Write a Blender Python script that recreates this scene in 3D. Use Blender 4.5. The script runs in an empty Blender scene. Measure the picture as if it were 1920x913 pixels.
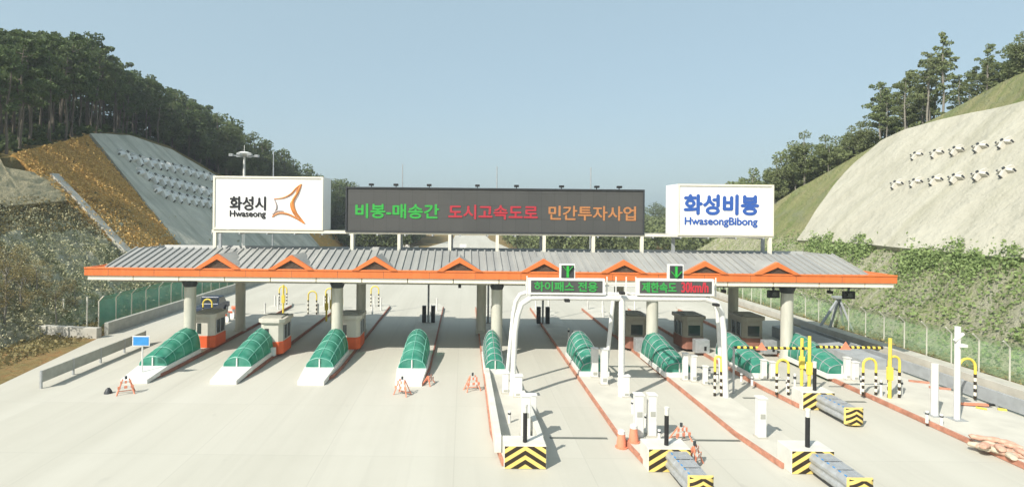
import bpy, math, random
import numpy as np
from mathutils import Vector, Matrix
R = math.radians
random.seed(7)
rng = np.random.default_rng(7)
sc = bpy.context.scene
col = sc.collection

# ---------------------------------------------------------------- camera, light, exposure
F, CX, CY, H, ROLL = 1040.0, 870.0, 400.0, 10.0, 0.010
cam_d = bpy.data.cameras.new('camera'); cam = bpy.data.objects.new('camera', cam_d); col.objects.link(cam)
cam_d.sensor_width = 36.0; cam_d.lens = 36.0 * F / 1920.0
cam_d.shift_x = (960.0 - CX) / 1920.0
cam_d.shift_y = -(456.5 - CY) / 1920.0
cam_d.clip_start = 0.5; cam_d.clip_end = 6000
cam.matrix_world = Matrix.Translation((0, 0, H)) @ Matrix.Rotation(R(90), 4, 'X') @ Matrix.Rotation(ROLL, 4, 'Z')
sc.camera = cam
w = bpy.data.worlds.new('World'); sc.world = w; w.use_nodes = True
nt = w.node_tree; nt.nodes.clear()
sky = nt.nodes.new('ShaderNodeTexSky'); sky.sky_type = 'NISHITA'; sky.sun_disc = False
SUN_EL = R(42); SX, SY = -0.70, -0.714
sky.sun_elevation = SUN_EL; sky.sun_rotation = math.atan2(SX, SY)
sky.air_density = 1.0; sky.dust_density = 3.0; sky.ozone_density = 1.6; sky.altitude = 50
bg = nt.nodes.new('ShaderNodeBackground'); bg.inputs[1].default_value = 0.14
wo = nt.nodes.new('ShaderNodeOutputWorld')
hz = nt.nodes.new('ShaderNodeMix'); hz.data_type = 'RGBA'; hz.inputs[0].default_value = 0.68   # hazy day: the blue sky is veiled by pale air
hz.inputs[7].default_value = (2.74, 3.70, 4.02, 1)
nt.links.new(sky.outputs[0], hz.inputs[6]); nt.links.new(hz.outputs[2], bg.inputs[0]); nt.links.new(bg.outputs[0], wo.inputs[0])
sd = bpy.data.lights.new('sun', 'SUN'); sd.energy = 4.9; sd.angle = R(0.5); sd.color = (1.0, 0.95, 0.86)
sun = bpy.data.objects.new('sun', sd); col.objects.link(sun)
sv = Vector((SX * math.cos(SUN_EL), SY * math.cos(SUN_EL), math.sin(SUN_EL)))
sun.rotation_euler = sv.to_track_quat('Z', 'Y').to_euler()
sun.location = (-40, -30, 60)
sc.view_settings.view_transform = 'Standard'; sc.view_settings.look = 'None'
sc.view_settings.exposure = 0.36; sc.view_settings.gamma = 1.0; sc.view_settings.use_curve_mapping = False

# ---------------------------------------------------------------- pixel <-> place
def U(px, py):
    dx, dy = px - CX, py - CY
    return (dx + ROLL * dy) / F, -(dy - ROLL * dx) / F     # right, up per metre of depth
def W(px, py, Y):
    a, b = U(px, py); return (a * Y, Y, H + b * Y)
def G(px, py, z=0.0):
    a, b = U(px, py); t = (z - H) / b; return (a * t, t)
LX, RX = 33.0, 35.0                                      # feet of the two cut faces, both at 45 degrees
def FL(px, py):
    a, b = U(px, py); t = (LX + H) / (-a - b); return (t, H + b * t)     # -> Y, z
def FR(px, py):
    a, b = U(px, py); t = (RX + H) / (a - b); return (t, H + b * t)
def PX(x, y, z):
    a, b = x / y * F, -(z - H) / y * F
    return CX + a - ROLL * b, CY + b + ROLL * a

# ---------------------------------------------------------------- materials
def newmat(name):
    m = bpy.data.materials.new(name); m.use_nodes = True
    n = m.node_tree; b = n.nodes['Principled BSDF']
    return m, n, b
def mat(name, c, rough=0.6, var=0.12, scale=3.0, bump=0.0, metal=0.0, c2=None, coord='Object', stretch=None, spec=0.4, det=5):
    m, n, b = newmat(name)
    b.inputs['Roughness'].default_value = rough; b.inputs['Metallic'].default_value = metal
    b.inputs['Specular IOR Level'].default_value = spec
    if coord == 'World':
        tc = n.nodes.new('ShaderNodeNewGeometry'); src = tc.outputs['Position']
    else:
        tc = n.nodes.new('ShaderNodeTexCoord'); src = tc.outputs['Object']
    if stretch:
        mp = n.nodes.new('ShaderNodeMapping'); mp.inputs['Scale'].default_value = stretch
        n.links.new(src, mp.inputs[0]); src = mp.outputs[0]
    no = n.nodes.new('ShaderNodeTexNoise'); no.inputs['Scale'].default_value = scale; no.inputs['Detail'].default_value = det
    n.links.new(src, no.inputs['Vector'])
    rp = n.nodes.new('ShaderNodeValToRGB')
    c2 = c2 or tuple(x * (1 - var * 2) for x in c)
    rp.color_ramp.elements[0].position = 0.32; rp.color_ramp.elements[1].position = 0.68
    rp.color_ramp.elements[0].color = (*c2, 1); rp.color_ramp.elements[1].color = (*c, 1)
    n.links.new(no.outputs['Fac'], rp.inputs[0]); n.links.new(rp.outputs[0], b.inputs['Base Color'])
    if bump:
        bp = n.nodes.new('ShaderNodeBump'); bp.inputs['Strength'].default_value = min(1, bump); bp.inputs['Distance'].default_value = 0.1 * bump
        n.links.new(no.outputs['Fac'], bp.inputs['Height']); n.links.new(bp.outputs[0], b.inputs['Normal'])
    return m
def mixrgb(n, fac, a, b, mode='MIX'):
    x = n.nodes.new('ShaderNodeMix'); x.data_type = 'RGBA'; x.blend_type = mode
    for i, v in ((0, fac), (6, a), (7, b)):
        if isinstance(v, (int, float)): x.inputs[i].default_value = v
        elif isinstance(v, tuple): x.inputs[i].default_value = (*v, 1)
        else: n.links.new(v, x.inputs[i])
    return x.outputs[2]
def noise(n, src, scale, det=5, rough=0.55):
    x = n.nodes.new('ShaderNodeTexNoise'); x.inputs['Scale'].default_value = scale; x.inputs['Detail'].default_value = det
    x.inputs['Roughness'].default_value = rough
    n.links.new(src, x.inputs['Vector']); return x.outputs['Fac']
def ramp(n, src, p0, p1, c0=(0, 0, 0), c1=(1, 1, 1)):
    x = n.nodes.new('ShaderNodeValToRGB'); e = x.color_ramp.elements
    e[0].position = p0; e[1].position = p1; e[0].color = (*c0, 1); e[1].color = (*c1, 1)
    n.links.new(src, x.inputs[0]); return x.outputs[0]
def mapped(n, scale, rot=(0, 0, 0)):
    g = n.nodes.new('ShaderNodeNewGeometry'); mp = n.nodes.new('ShaderNodeMapping')
    mp.inputs['Scale'].default_value = scale; mp.inputs['Rotation'].default_value = rot
    n.links.new(g.outputs['Position'], mp.inputs[0]); return mp.outputs[0]
def bumpn(n, b, src, s, d):
    bp = n.nodes.new('ShaderNodeBump'); bp.inputs['Strength'].default_value = s; bp.inputs['Distance'].default_value = d
    n.links.new(src, bp.inputs['Height']); n.links.new(bp.outputs[0], b.inputs['Normal'])

M = {}
M['white'] = mat('white_paint', (0.72, 0.715, 0.68), 0.45, 0.05, 2.0)
M['island'] = mat('island_concrete', (0.56, 0.54, 0.47), 0.85, 0.08, 0.9, 0.05)
M['signwhite'] = mat('white_sign_face', (0.86, 0.86, 0.84), 0.4, 0.02, 1.0)
M['whitewall'] = mat('white_concrete', (0.66, 0.65, 0.59), 0.7, 0.09, 1.5, 0.05)
M['concrete'] = mat('pale_concrete', (0.50, 0.48, 0.42), 0.85, 0.10, 1.2, 0.1)
M['column'] = mat('column_concrete', (0.56, 0.55, 0.47), 0.8, 0.09, 1.3, 0.06, stretch=(3, 3, .6))
M['orange'] = mat('orange_cladding', (0.70, 0.185, 0.05), 0.5, 0.07, 1.6, stretch=(2.5, 2.5, .3))
M['kerbshade'] = mat('kerb_paint_shade_tone', (0.33, 0.14, 0.10), 0.75, 0.18, 3.0)  # kerb paint of the left islands, darkened to carry its side's shade
M['kerborange'] = mat('orange_kerb_paint', (0.55, 0.25, 0.165), 0.75, 0.2, 3.0)
M['cream'] = mat('cream_panel', (0.80, 0.76, 0.63), 0.6, 0.05, 1.0)
M['soffit'] = mat('soffit_panel', (0.42, 0.41, 0.36), 0.7, 0.08, 0.8)
M['louvre'] = mat('brown_louvre', (0.13, 0.085, 0.06), 0.7, 0.15, 6)
M['dark'] = mat('dark_grey_metal', (0.045, 0.05, 0.055), 0.5, 0.1, 3)
M['black'] = mat('black_rubber', (0.018, 0.018, 0.018), 0.55, 0.1, 5)
M['steel'] = mat('galvanised_steel', (0.45, 0.47, 0.48), 0.45, 0.1, 4, metal=0.35)
M['greyrail'] = mat('grey_rail', (0.42, 0.42, 0.37), 0.6, 0.1, 2)
M['bluegrey'] = mat('bluegrey_metal', (0.36, 0.38, 0.39), 0.5, 0.1, 2)
M['yellow'] = mat('yellow_paint', (0.85, 0.66, 0.10), 0.5, 0.08, 3)
M['blocky'] = mat('chevron_yellow', (0.85, 0.64, 0.19), 0.6, 0.08, 3)
M['blockb'] = mat('chevron_black', (0.035, 0.025, 0.015), 0.6, 0.1, 3)
M['glass'] = mat('dark_window_glass', (0.05, 0.06, 0.06), 0.08, 0.1, 3, spec=0.7)
M['coneor'] = mat('cone_orange', (0.75, 0.27, 0.16), 0.5, 0.08, 4)
M['blue'] = mat('blue_sign_face', (0.045, 0.27, 0.62), 0.5, 0.05, 4)
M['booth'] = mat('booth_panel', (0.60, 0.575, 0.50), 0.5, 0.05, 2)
M['boothshade'] = mat('booth_panel_shade_tone', (0.30, 0.28, 0.23), 0.4, 0.08, 2)  # booth panel darkened so the colour carries the canopy shade
M['boothbaseshade'] = mat('booth_base_shade_tone', (0.30, 0.14, 0.10), 0.5, 0.08, 2)  # booth base browned likewise, canopy shade put into the colour
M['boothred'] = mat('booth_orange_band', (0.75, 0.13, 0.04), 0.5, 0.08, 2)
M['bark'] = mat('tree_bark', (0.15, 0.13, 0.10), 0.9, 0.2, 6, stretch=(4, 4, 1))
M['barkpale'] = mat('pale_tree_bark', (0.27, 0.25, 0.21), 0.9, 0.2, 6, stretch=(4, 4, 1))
M['text_k'] = mat('black_lettering', (0.015, 0.015, 0.018), 0.5, 0.0, 3)
M['text_b'] = mat('blue_lettering', (0.035, 0.105, 0.38), 0.5, 0.0, 3)
M['logo_o'] = mat('logo_orange', (0.80, 0.30, 0.08), 0.5, 0.2, 1.2)
M['logo_g'] = mat('logo_grey', (0.42, 0.36, 0.34), 0.5, 0.1, 1.2)
M['sandbag'] = mat('sandbag_cloth', (0.58, 0.42, 0.32), 0.9, 0.15, 5, c2=(0.50, 0.27, 0.19))
M['sand'] = mat('sandbag_cream', (0.62, 0.55, 0.42), 0.9, 0.15, 5)
M['hoopgreen'] = mat('pale_green_rib', (0.22, 0.52, 0.42), 0.4, 0.05, 4)
M['slot'] = mat('steel_slot', (0.14, 0.15, 0.13), 0.7, 0.1, 3)
M['carpaint'] = mat('dark_blue_paint', (0.03, 0.045, 0.08), 0.25, 0.05, 2)
def emit(name, c, s, base=(0.02, 0.02, 0.02), dots=9.0):
    m, n, b = newmat(name); b.inputs['Base Color'].default_value = (*base, 1); b.inputs['Roughness'].default_value = 0.6
    b.inputs['Emission Color'].default_value = (*c, 1)
    tc = n.nodes.new('ShaderNodeTexCoord'); vo = n.nodes.new('ShaderNodeTexVoronoi'); vo.inputs['Scale'].default_value = dots; vo.inputs['Randomness'].default_value = 0.0
    n.links.new(tc.outputs['Object'], vo.inputs['Vector']); mr = n.nodes.new('ShaderNodeMapRange'); mr.inputs[1].default_value = .15; mr.inputs[2].default_value = .75
    mr.inputs[3].default_value = s * 1.25; mr.inputs[4].default_value = s * .45; n.links.new(vo.outputs['Distance'], mr.inputs[0]); n.links.new(mr.outputs[0], b.inputs['Emission Strength'])
    return m
M['led_g'] = emit('led_green', (0.015, 0.62, 0.05), 0.85)
M['led_r'] = emit('led_red', (0.80, 0.015, 0.045), 0.8)
M['led_o'] = emit('led_amber', (0.90, 0.36, 0.10), 0.75)
M['led_gd'] = emit('led_green_dim', (0.03, 0.60, 0.08), 0.75, dots=24.0)
M['led_rd'] = emit('led_red_dim', (0.85, 0.02, 0.05), 0.85, dots=24.0)

def led_board_mat():
    m, n, b = newmat('led_matrix_board'); b.inputs['Roughness'].default_value = 0.75
    src = mapped(n, (1, 1, 1))
    a = noise(n, src, 0.35, 3)
    br = n.nodes.new('ShaderNodeTexBrick'); br.inputs['Scale'].default_value = 1.0
    br.inputs['Brick Width'].default_value = 0.96; br.inputs['Row Height'].default_value = 0.96; br.offset = 0.0
    br.inputs['Mortar Size'].default_value = 0.012
    br.inputs['Color1'].default_value = (.066, .068, .066, 1); br.inputs['Color2'].default_value = (.058, .06, .058, 1); br.inputs['Mortar'].default_value = (.03, .03, .03, 1)
    mp = n.nodes.new('ShaderNodeMapping'); mp.inputs['Rotation'].default_value = (R(90), 0, 0)
    n.links.new(src, mp.inputs[0]); n.links.new(mp.outputs[0], br.inputs['Vector'])
    c = mixrgb(n, ramp(n, a, .3, .7), br.outputs[0], (.08, .08, .074))
    x = n.nodes.new('ShaderNodeMix'); n.links.new(mixrgb(n, 0.5, br.outputs[0], c), b.inputs['Base Color'])
    return m
M['ledboard'] = led_board_mat()

def pavement_mat():
    m, n, b = newmat('plaza_concrete'); b.inputs['Roughness'].default_value = 0.85; b.inputs['Specular IOR Level'].default_value = 0.25
    src = mapped(n, (1, 1, 1))
    big = noise(n, src, 0.09, 5, 0.6); mid = noise(n, src, 0.9, 6, 0.65)
    lanes = noise(n, mapped(n, (0.42, 0.02, 1)), 1.0, 3)        # tyre-worn bands along the lanes
    c = ramp(n, big, .3, .72, (.445, .430, .365), (.52, .505, .44))
    c = mixrgb(n, ramp(n, mid, .35, .75), c, (.50, .485, .42))
    c = mixrgb(n, 0.5, c, ramp(n, lanes, .35, .65, (.44, .425, .365), (.53, .515, .45)))
    fine = noise(n, src, 9.0, 4, 0.7)
    c = mixrgb(n, ramp(n, fine, .55, .8, (0, 0, 0), (.25, .25, .25)), c, (.42, .40, .36))
    st = noise(n, mapped(n, (1, .35, 1)), 0.28, 6, 0.75)
    c = mixrgb(n, ramp(n, st, .60, .74, (0, 0, 0), (.30, .30, .30)), c, (.44, .42, .37))
    oil = noise(n, mapped(n, (1.1, .5, 1)), 1.0, 3, .5)          # drips and rubber in each lane
    c = mixrgb(n, ramp(n, oil, .70, .78, (0, 0, 0), (.35, .35, .35)), c, (.30, .29, .26))
    trk = noise(n, mapped(n, (1.7, .035, 1), (0, 0, .02)), 1.0, 4, .6)
    c = mixrgb(n, ramp(n, trk, .54, .72, (0, 0, 0), (.20, .20, .20)), c, (.36, .345, .30))
    br = n.nodes.new('ShaderNodeTexBrick'); br.offset = 0.0; br.inputs['Scale'].default_value = 1.0
    br.inputs['Brick Width'].default_value = 5.35; br.inputs['Row Height'].default_value = 6.0
    br.inputs['Mortar Size'].default_value = 0.022; br.inputs['Mortar Smooth'].default_value = 0.6
    br.inputs['Color1'].default_value = (0, 0, 0, 1); br.inputs['Color2'].default_value = (0, 0, 0, 1); br.inputs['Mortar'].default_value = (1, 1, 1, 1)
    mp = n.nodes.new('ShaderNodeMapping'); mp.inputs['Location'].default_value = (0.3, 1.2, 0)
    n.links.new(src, mp.inputs[0]); n.links.new(mp.outputs[0], br.inputs['Vector'])
    j = n.nodes.new('ShaderNodeMath'); j.operation = 'MULTIPLY'; j.inputs[1].default_value = 0.20
    n.links.new(br.outputs[0], j.inputs[0])
    c = mixrgb(n, j.outputs[0], c, (.20, .19, .17))
    br2 = n.nodes.new('ShaderNodeTexBrick'); br2.offset = 0.0; br2.inputs['Scale'].default_value = 1.0
    br2.inputs['Brick Width'].default_value = 5.35; br2.inputs['Row Height'].default_value = 6.0; br2.inputs['Mortar Size'].default_value = 0
    br2.inputs['Color1'].default_value = (.962, .962, .955, 1); br2.inputs['Color2'].default_value = (1, 1, 1, 1)
    n.links.new(mp.outputs[0], br2.inputs['Vector'])
    c = mixrgb(n, 1.0, c, br2.outputs[0], 'MULTIPLY')
    n.links.new(c, b.inputs['Base Color']); bumpn(n, b, fine, 0.15, 0.01)
    return m
M['pave'] = pavement_mat()

def ground_mat():
    m, n, b = newmat('rough_grass_ground'); b.inputs['Roughness'].default_value = 0.95; b.inputs['Specular IOR Level'].default_value = 0.1
    src = mapped(n, (1, 1, 1))
    a = noise(n, src, 0.25, 6, 0.65); d = noise(n, src, 2.2, 6, 0.7)
    c = ramp(n, a, .40, .60, (.27, .15, .065), (.13, .12, .045))
    c = mixrgb(n, ramp(n, d, .40, .66), c, (.24, .20, .09))
    n.links.new(c, b.inputs['Base Color']); bumpn(n, b, d, 0.8, 0.25)
    return m
M['ground'] = ground_mat()

def slope_mat(name, kind):
    m, n, b = newmat(name); b.inputs['Roughness'].default_value = 0.95; b.inputs['Specular IOR Level'].default_value = 0.1
    src = mapped(n, (1, 1, 1))
    g = n.nodes.new('ShaderNodeNewGeometry'); sp = n.nodes.new('ShaderNodeSeparateXYZ'); n.links.new(g.outputs['Position'], sp.inputs[0])
    streak = noise(n, mapped(n, (.12, .9, .12)), 1.0, 6, 0.65)
    a = noise(n, src, 0.45, 6, 0.68); d = noise(n, src, 2.6, 6, 0.72)
    if kind == 'right':
        rock = ramp(n, d, .3, .7, (.34, .32, .22), (.56, .53, .40))
        veg = ramp(n, a, .35, .65, (.16, .22, .075), (.32, .37, .15))
        low = mixrgb(n, ramp(n, d, .40, .60), rock, veg)
        low = mixrgb(n, ramp(n, streak, .46, .60), low, (.46, .45, .33))
        up = mixrgb(n, ramp(n, streak, .35, .62), (.20, .24, .09), (.32, .31, .16))
        up = mixrgb(n, ramp(n, a, .5, .75), up, (.25, .27, .17))
        zz = n.nodes.new('ShaderNodeMapRange'); zz.inputs[1].default_value = 6.4; zz.inputs[2].default_value = 7.6
        n.links.new(sp.outputs[2], zz.inputs[0])
        c = mixrgb(n, zz.outputs[0], low, up)
    elif kind == 'left':
        rock = ramp(n, d, .3, .7, (.46, .44, .31), (.88, .83, .66))
        veg = ramp(n, a, .35, .65, (.17, .19, .08), (.42, .39, .18))
        low = mixrgb(n, ramp(n, streak, .40, .62), rock, veg)
        up = mixrgb(n, ramp(n, d, .35, .7), (.26, .19, .08), (.13, .13, .05))
        zz = n.nodes.new('ShaderNodeMapRange'); zz.inputs[1].default_value = 8.4; zz.inputs[2].default_value = 10.2
        n.links.new(sp.outputs[2], zz.inputs[0])
        c = mixrgb(n, zz.outputs[0], low, up)
    elif kind == 'dirt':
        c = mixrgb(n, ramp(n, d, .35, .68), (.44, .24, .07), (.86, .54, .18))
        c = mixrgb(n, ramp(n, a, .45, .7), c, (.50, .31, .10))
    elif kind == 'tan':
        c = mixrgb(n, ramp(n, d, .3, .75), (.56, .48, .30), (.68, .60, .40))
        c = mixrgb(n, ramp(n, streak, .45, .8), c, (.50, .44, .26))
    n.links.new(c, b.inputs['Base Color']); bumpn(n, b, d, 1.0, 0.6)
    return m
M['slopeR'] = slope_mat('green_netted_slope', 'right'); M['slopeL'] = slope_mat('grey_green_rock_slope', 'left')
M['dirt'] = slope_mat('ochre_grass_slope', 'dirt'); M['tan'] = slope_mat('bare_tan_soil', 'tan')

def shot_mat(name, c0, c1, stain):
    m, n, b = newmat(name); b.inputs['Roughness'].default_value = 0.9; b.inputs['Specular IOR Level'].default_value = 0.2
    src = mapped(n, (1, 1, 1))
    st = noise(n, mapped(n, (.06, .5, .06)), 1.0, 6, 0.6); a = noise(n, src, 0.22, 6, .6); d = noise(n, src, 3.0, 6, .7)
    c = ramp(n, a, .3, .7, c0, c1)
    c = mixrgb(n, ramp(n, st, .48, .70, (0, 0, 0), (.85, .85, .85)), c, stain)
    c = mixrgb(n, ramp(n, d, .5, .8, (0, 0, 0), (.4, .4, .4)), c, tuple(x * .8 for x in c0))
    n.links.new(c, b.inputs['Base Color']); bumpn(n, b, a, 0.8, 1.2)
    return m
M['shotR'] = shot_mat('pale_sprayed_concrete', (.37, .355, .285), (.43, .415, .34), (.31, .30, .225))
M['shotL'] = shot_mat('grey_sprayed_concrete', (.42, .41, .34), (.60, .58, .49), (.30, .30, .24))

def roof_mat():
    m, n, b = newmat('grey_seam_roof'); b.inputs['Roughness'].default_value = 0.5; b.inputs['Metallic'].default_value = 0.1
    src = mapped(n, (1, 1, 1)); a = noise(n, src, 0.5, 5, .6)
    c = ramp(n, a, .3, .7, (.315, .315, .295), (.38, .38, .355))
    pan = noise(n, mapped(n, (1.64, .01, .01)), 1.0, 0); c = mixrgb(n, ramp(n, pan, .4, .6, (0, 0, 0), (.5, .5, .5)), c, (.25, .255, .25))
    n.links.new(c, b.inputs['Base Color']); return m
M['roof'] = roof_mat()

def poly_mat():
    m, n, b = newmat('green_polycarbonate')
    out = n.nodes['Material Output']
    b.inputs['Roughness'].default_value = 0.3; b.inputs['Specular IOR Level'].default_value = 0.5
    tc = n.nodes.new('ShaderNodeTexCoord'); a = noise(n, tc.outputs['Object'], 1.6, 4)
    n.links.new(ramp(n, a, .35, .65, (.08, .42, .32), (.27, .68, .56)), b.inputs['Base Color'])
    tr = n.nodes.new('ShaderNodeBsdfTransparent'); tr.inputs[0].default_value = (.36, .78, .66, 1)
    tl = n.nodes.new('ShaderNodeBsdfTranslucent'); tl.inputs[0].default_value = (.09, .50, .35, 1)
    m1 = n.nodes.new('ShaderNodeMixShader'); m1.inputs[0].default_value = .45
    m2 = n.nodes.new('ShaderNodeMixShader'); m2.inputs[0].default_value = .40
    n.links.new(b.outputs[0], m1.inputs[1]); n.links.new(tl.outputs[0], m1.inputs[2])
    n.links.new(m1.outputs[0], m2.inputs[1]); n.links.new(tr.outputs[0], m2.inputs[2]); n.links.new(m2.outputs[0], out.inputs[0])
    return m
M['poly'] = poly_mat()
def mesh_mat(name, c, fac):
    m, n, b = newmat(name); out = n.nodes['Material Output']; b.inputs['Base Color'].default_value = (*c, 1); b.inputs['Roughness'].default_value = .6
    tr = n.nodes.new('ShaderNodeBsdfTransparent'); mx = n.nodes.new('ShaderNodeMixShader')
    tc = n.nodes.new('ShaderNodeTexCoord'); a = noise(n, tc.outputs['Object'], 0.7, 4)
    mr = n.nodes.new('ShaderNodeMapRange'); mr.inputs[3].default_value = fac - .12; mr.inputs[4].default_value = fac + .12; mr.inputs[1].default_value = .3; mr.inputs[2].default_value = .7
    n.links.new(a, mr.inputs[0]); n.links.new(mr.outputs[0], mx.inputs[0])
    n.links.new(tr.outputs[0], mx.inputs[1]); n.links.new(b.outputs[0], mx.inputs[2]); n.links.new(mx.outputs[0], out.inputs[0])
    return m
M['meshL'] = mesh_mat('green_wire_mesh', (.13, .42, .30), .74); M['meshR'] = mesh_mat('olive_wire_mesh', (.30, .47, .27), .36)

def leaf_mat(name, c0, c1, c2):
    m, n, b = newmat(name); b.inputs['Roughness'].default_value = 0.7; b.inputs['Specular IOR Level'].default_value = 0.2
    out = n.nodes['Material Output']
    oi = n.nodes.new('ShaderNodeObjectInfo'); tc = n.nodes.new('ShaderNodeTexCoord')
    a = noise(n, tc.outputs['Object'], 0.9, 4, .7)
    g = n.nodes.new('ShaderNodeNewGeometry')
    c = ramp(n, a, .35, .65, c0, c1)
    mm = n.nodes.new('ShaderNodeMath'); mm.operation = 'MULTIPLY'; mm.inputs[1].default_value = .55; n.links.new(oi.outputs['Random'], mm.inputs[0])
    c = mixrgb(n, mm.outputs[0], c, c2)
    m3 = n.nodes.new('ShaderNodeMath'); m3.operation = 'MULTIPLY'; m3.inputs[1].default_value = .45; n.links.new(g.outputs['Random Per Island'], m3.inputs[0])
    c = mixrgb(n, m3.outputs[0], c, c1)
    n.links.new(c, b.inputs['Base Color'])
    tl = n.nodes.new('ShaderNodeBsdfTranslucent'); n.links.new(c, tl.inputs[0])
    mx = n.nodes.new('ShaderNodeMixShader'); mx.inputs[0].default_value = .25
    n.links.new(b.outputs[0], mx.inputs[1]); n.links.new(tl.outputs[0], mx.inputs[2]); n.links.new(mx.outputs[0], out.inputs[0])
    return m
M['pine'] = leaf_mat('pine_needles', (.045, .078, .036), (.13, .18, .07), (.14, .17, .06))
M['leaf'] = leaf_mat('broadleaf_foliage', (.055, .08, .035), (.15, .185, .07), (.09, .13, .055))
M['leafR'] = leaf_mat('pale_foliage', (.085, .125, .05), (.22, .26, .11), (.15, .16, .08))  # paler, yellower leaves for the right hill and valley
M['veg'] = leaf_mat('slope_shrub_leaves', (.15, .225, .075), (.35, .44, .18), (.16, .23, .08))
M['vegdry'] = leaf_mat('dry_grass_blades', (.50, .30, .09), (.88, .58, .22), (.46, .40, .15))
M['scrub'] = leaf_mat('grey_green_scrub', (.32, .32, .16), (.78, .73, .50), (.42, .42, .22))
M['vegbare'] = leaf_mat('bare_twig_leaves', (.17, .14, .06), (.36, .29, .14), (.25, .24, .11))

# ---------------------------------------------------------------- builders
ORIG = {}
class MB:
    def __init__(s): s.v = []; s.f = []; s.m = []
    def add(s, vs, fs, mi=0):
        o = len(s.v); s.v += [tuple(v) for v in vs]; s.f += [tuple(i + o for i in f) for f in fs]; s.m += [mi] * len(fs)
    def box(s, x0, x1, y0, y1, z0, z1, mi=0):
        s.add([(x, y, z) for x in (x0, x1) for y in (y0, y1) for z in (z0, z1)],
              [(0, 1, 3, 2), (4, 6, 7, 5), (0, 4, 5, 1), (2, 3, 7, 6), (0, 2, 6, 4), (1, 5, 7, 3)], mi)
    def bar(s, a, b, wd, ht=None, mi=0):
        a, b = Vector(a), Vector(b); d = (b - a).normalized(); ht = ht or wd
        up = Vector((0, 0, 1)) if abs(d.z) < .95 else Vector((0, 1, 0))
        x = d.cross(up).normalized() * wd / 2; y = x.normalized().cross(d) * ht / 2
        s.add([p + q for p in (a, b) for q in (x + y, y - x, -x - y, x - y)],
              [(0, 1, 2, 3), (7, 6, 5, 4), (0, 4, 5, 1), (1, 5, 6, 2), (2, 6, 7, 3), (3, 7, 4, 0)], mi)
    def tube(s, pts, r, n=10, mi=0, caps=True):
        pts = [Vector(p) for p in pts]; rs = r if isinstance(r, (list, tuple)) else [r] * len(pts)
        vs = []; ref = None
        for i, p in enumerate(pts):
            d = (pts[min(i + 1, len(pts) - 1)] - pts[max(i - 1, 0)]).normalized()
            if ref is None: ref = Vector((0, 1, 0)) if abs(d.y) < .9 else Vector((1, 0, 0))
            x = (ref - d * ref.dot(d)).normalized(); y = d.cross(x); ref = x
            vs += [p + (x * math.cos(t) + y * math.sin(t)) * rs[i] for t in [2 * math.pi * k / n for k in range(n)]]
        fs = []
        for i in range(len(pts) - 1):
            for k in range(n):
                k2 = (k + 1) % n; fs.append((i * n + k, i * n + k2, (i + 1) * n + k2, (i + 1) * n + k))
        if caps: fs.append(tuple(range(n - 1, -1, -1))); fs.append(tuple((len(pts) - 1) * n + k for k in range(n)))
        s.add(vs, fs, mi)
    def prism(s, poly, y0, y1, mi=0):                    # polygon in x,z extruded along y
        n = len(poly); vs = [(x, y0, z) for x, z in poly] + [(x, y1, z) for x, z in poly]
        s.add(vs, [tuple(range(n)), tuple(range(2 * n - 1, n - 1, -1))] + [(i, n + i, n + (i + 1) % n, (i + 1) % n) for i in range(n)], mi)
    def prismx(s, poly, x0, x1, mi=0):                   # polygon in y,z extruded along x
        n = len(poly); vs = [(x0, y, z) for y, z in poly] + [(x1, y, z) for y, z in poly]
        s.add(vs, [tuple(range(n)), tuple(range(2 * n - 1, n - 1, -1))] + [(i, n + i, n + (i + 1) % n, (i + 1) % n) for i in range(n)], mi)
    def prismz(s, poly, z0, z1, mi=0):
        n = len(poly); vs = [(x, y, z0) for x, y in poly] + [(x, y, z1) for x, y in poly]
        s.add(vs, [tuple(range(n)), tuple(range(2 * n - 1, n - 1, -1))] + [(i, n + i, n + (i + 1) % n, (i + 1) % n) for i in range(n)], mi)
    def grid(s, P, mi=0):                                # P[i][j] points
        n, m = len(P), len(P[0]); s.add([p for r in P for p in r],
            [(i * m + j, (i + 1) * m + j, (i + 1) * m + j + 1, i * m + j + 1) for i in range(n - 1) for j in range(m - 1)], mi)
    def build(s, name, mats, parent=None, smooth=False, bevel=0, loc=None):
        me = bpy.data.meshes.new(name)
        root = parent
        org = Vector(ORIG.get(parent.name, (0, 0, 0))) if parent else Vector(loc or (0, 0, 0))
        me.from_pydata([Vector(v) - org for v in s.v], [], s.f)
        for mm in (mats if isinstance(mats, (list, tuple)) else [mats]): me.materials.append(M[mm])
        me.polygons.foreach_set('material_index', s.m)
        if smooth: me.polygons.foreach_set('use_smooth', [True] * len(s.f))
        me.update()
        o = bpy.data.objects.new(name, me); col.objects.link(o)
        import bmesh
        bm = bmesh.new(); bm.from_mesh(me); bmesh.ops.recalc_face_normals(bm, faces=bm.faces); bm.to_mesh(me); bm.free()
        if smooth:
            try: me.set_sharp_from_angle(angle=R(40))
            except Exception: pass
        if parent: o.parent = parent; ORIG[o.name] = org
        else: o.location = org
        if bevel:
            b = o.modifiers.new('bevel', 'BEVEL'); b.width = bevel; b.segments = 2; b.limit_method = 'ANGLE'
        return o
def tag(o, label=None, cat=None, group=None, kind=None):
    if label: o['label'] = label
    if cat: o['category'] = cat
    if group: o['group'] = group
    if kind: o['kind'] = kind
    return o
def thing(name, label, cat, loc=(0, 0, 0), group=None):
    o = bpy.data.objects.new(name, None); col.objects.link(o); o.location = loc; o.empty_display_size = .3
    ORIG[o.name] = tuple(loc); return tag(o, label, cat, group)
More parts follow.
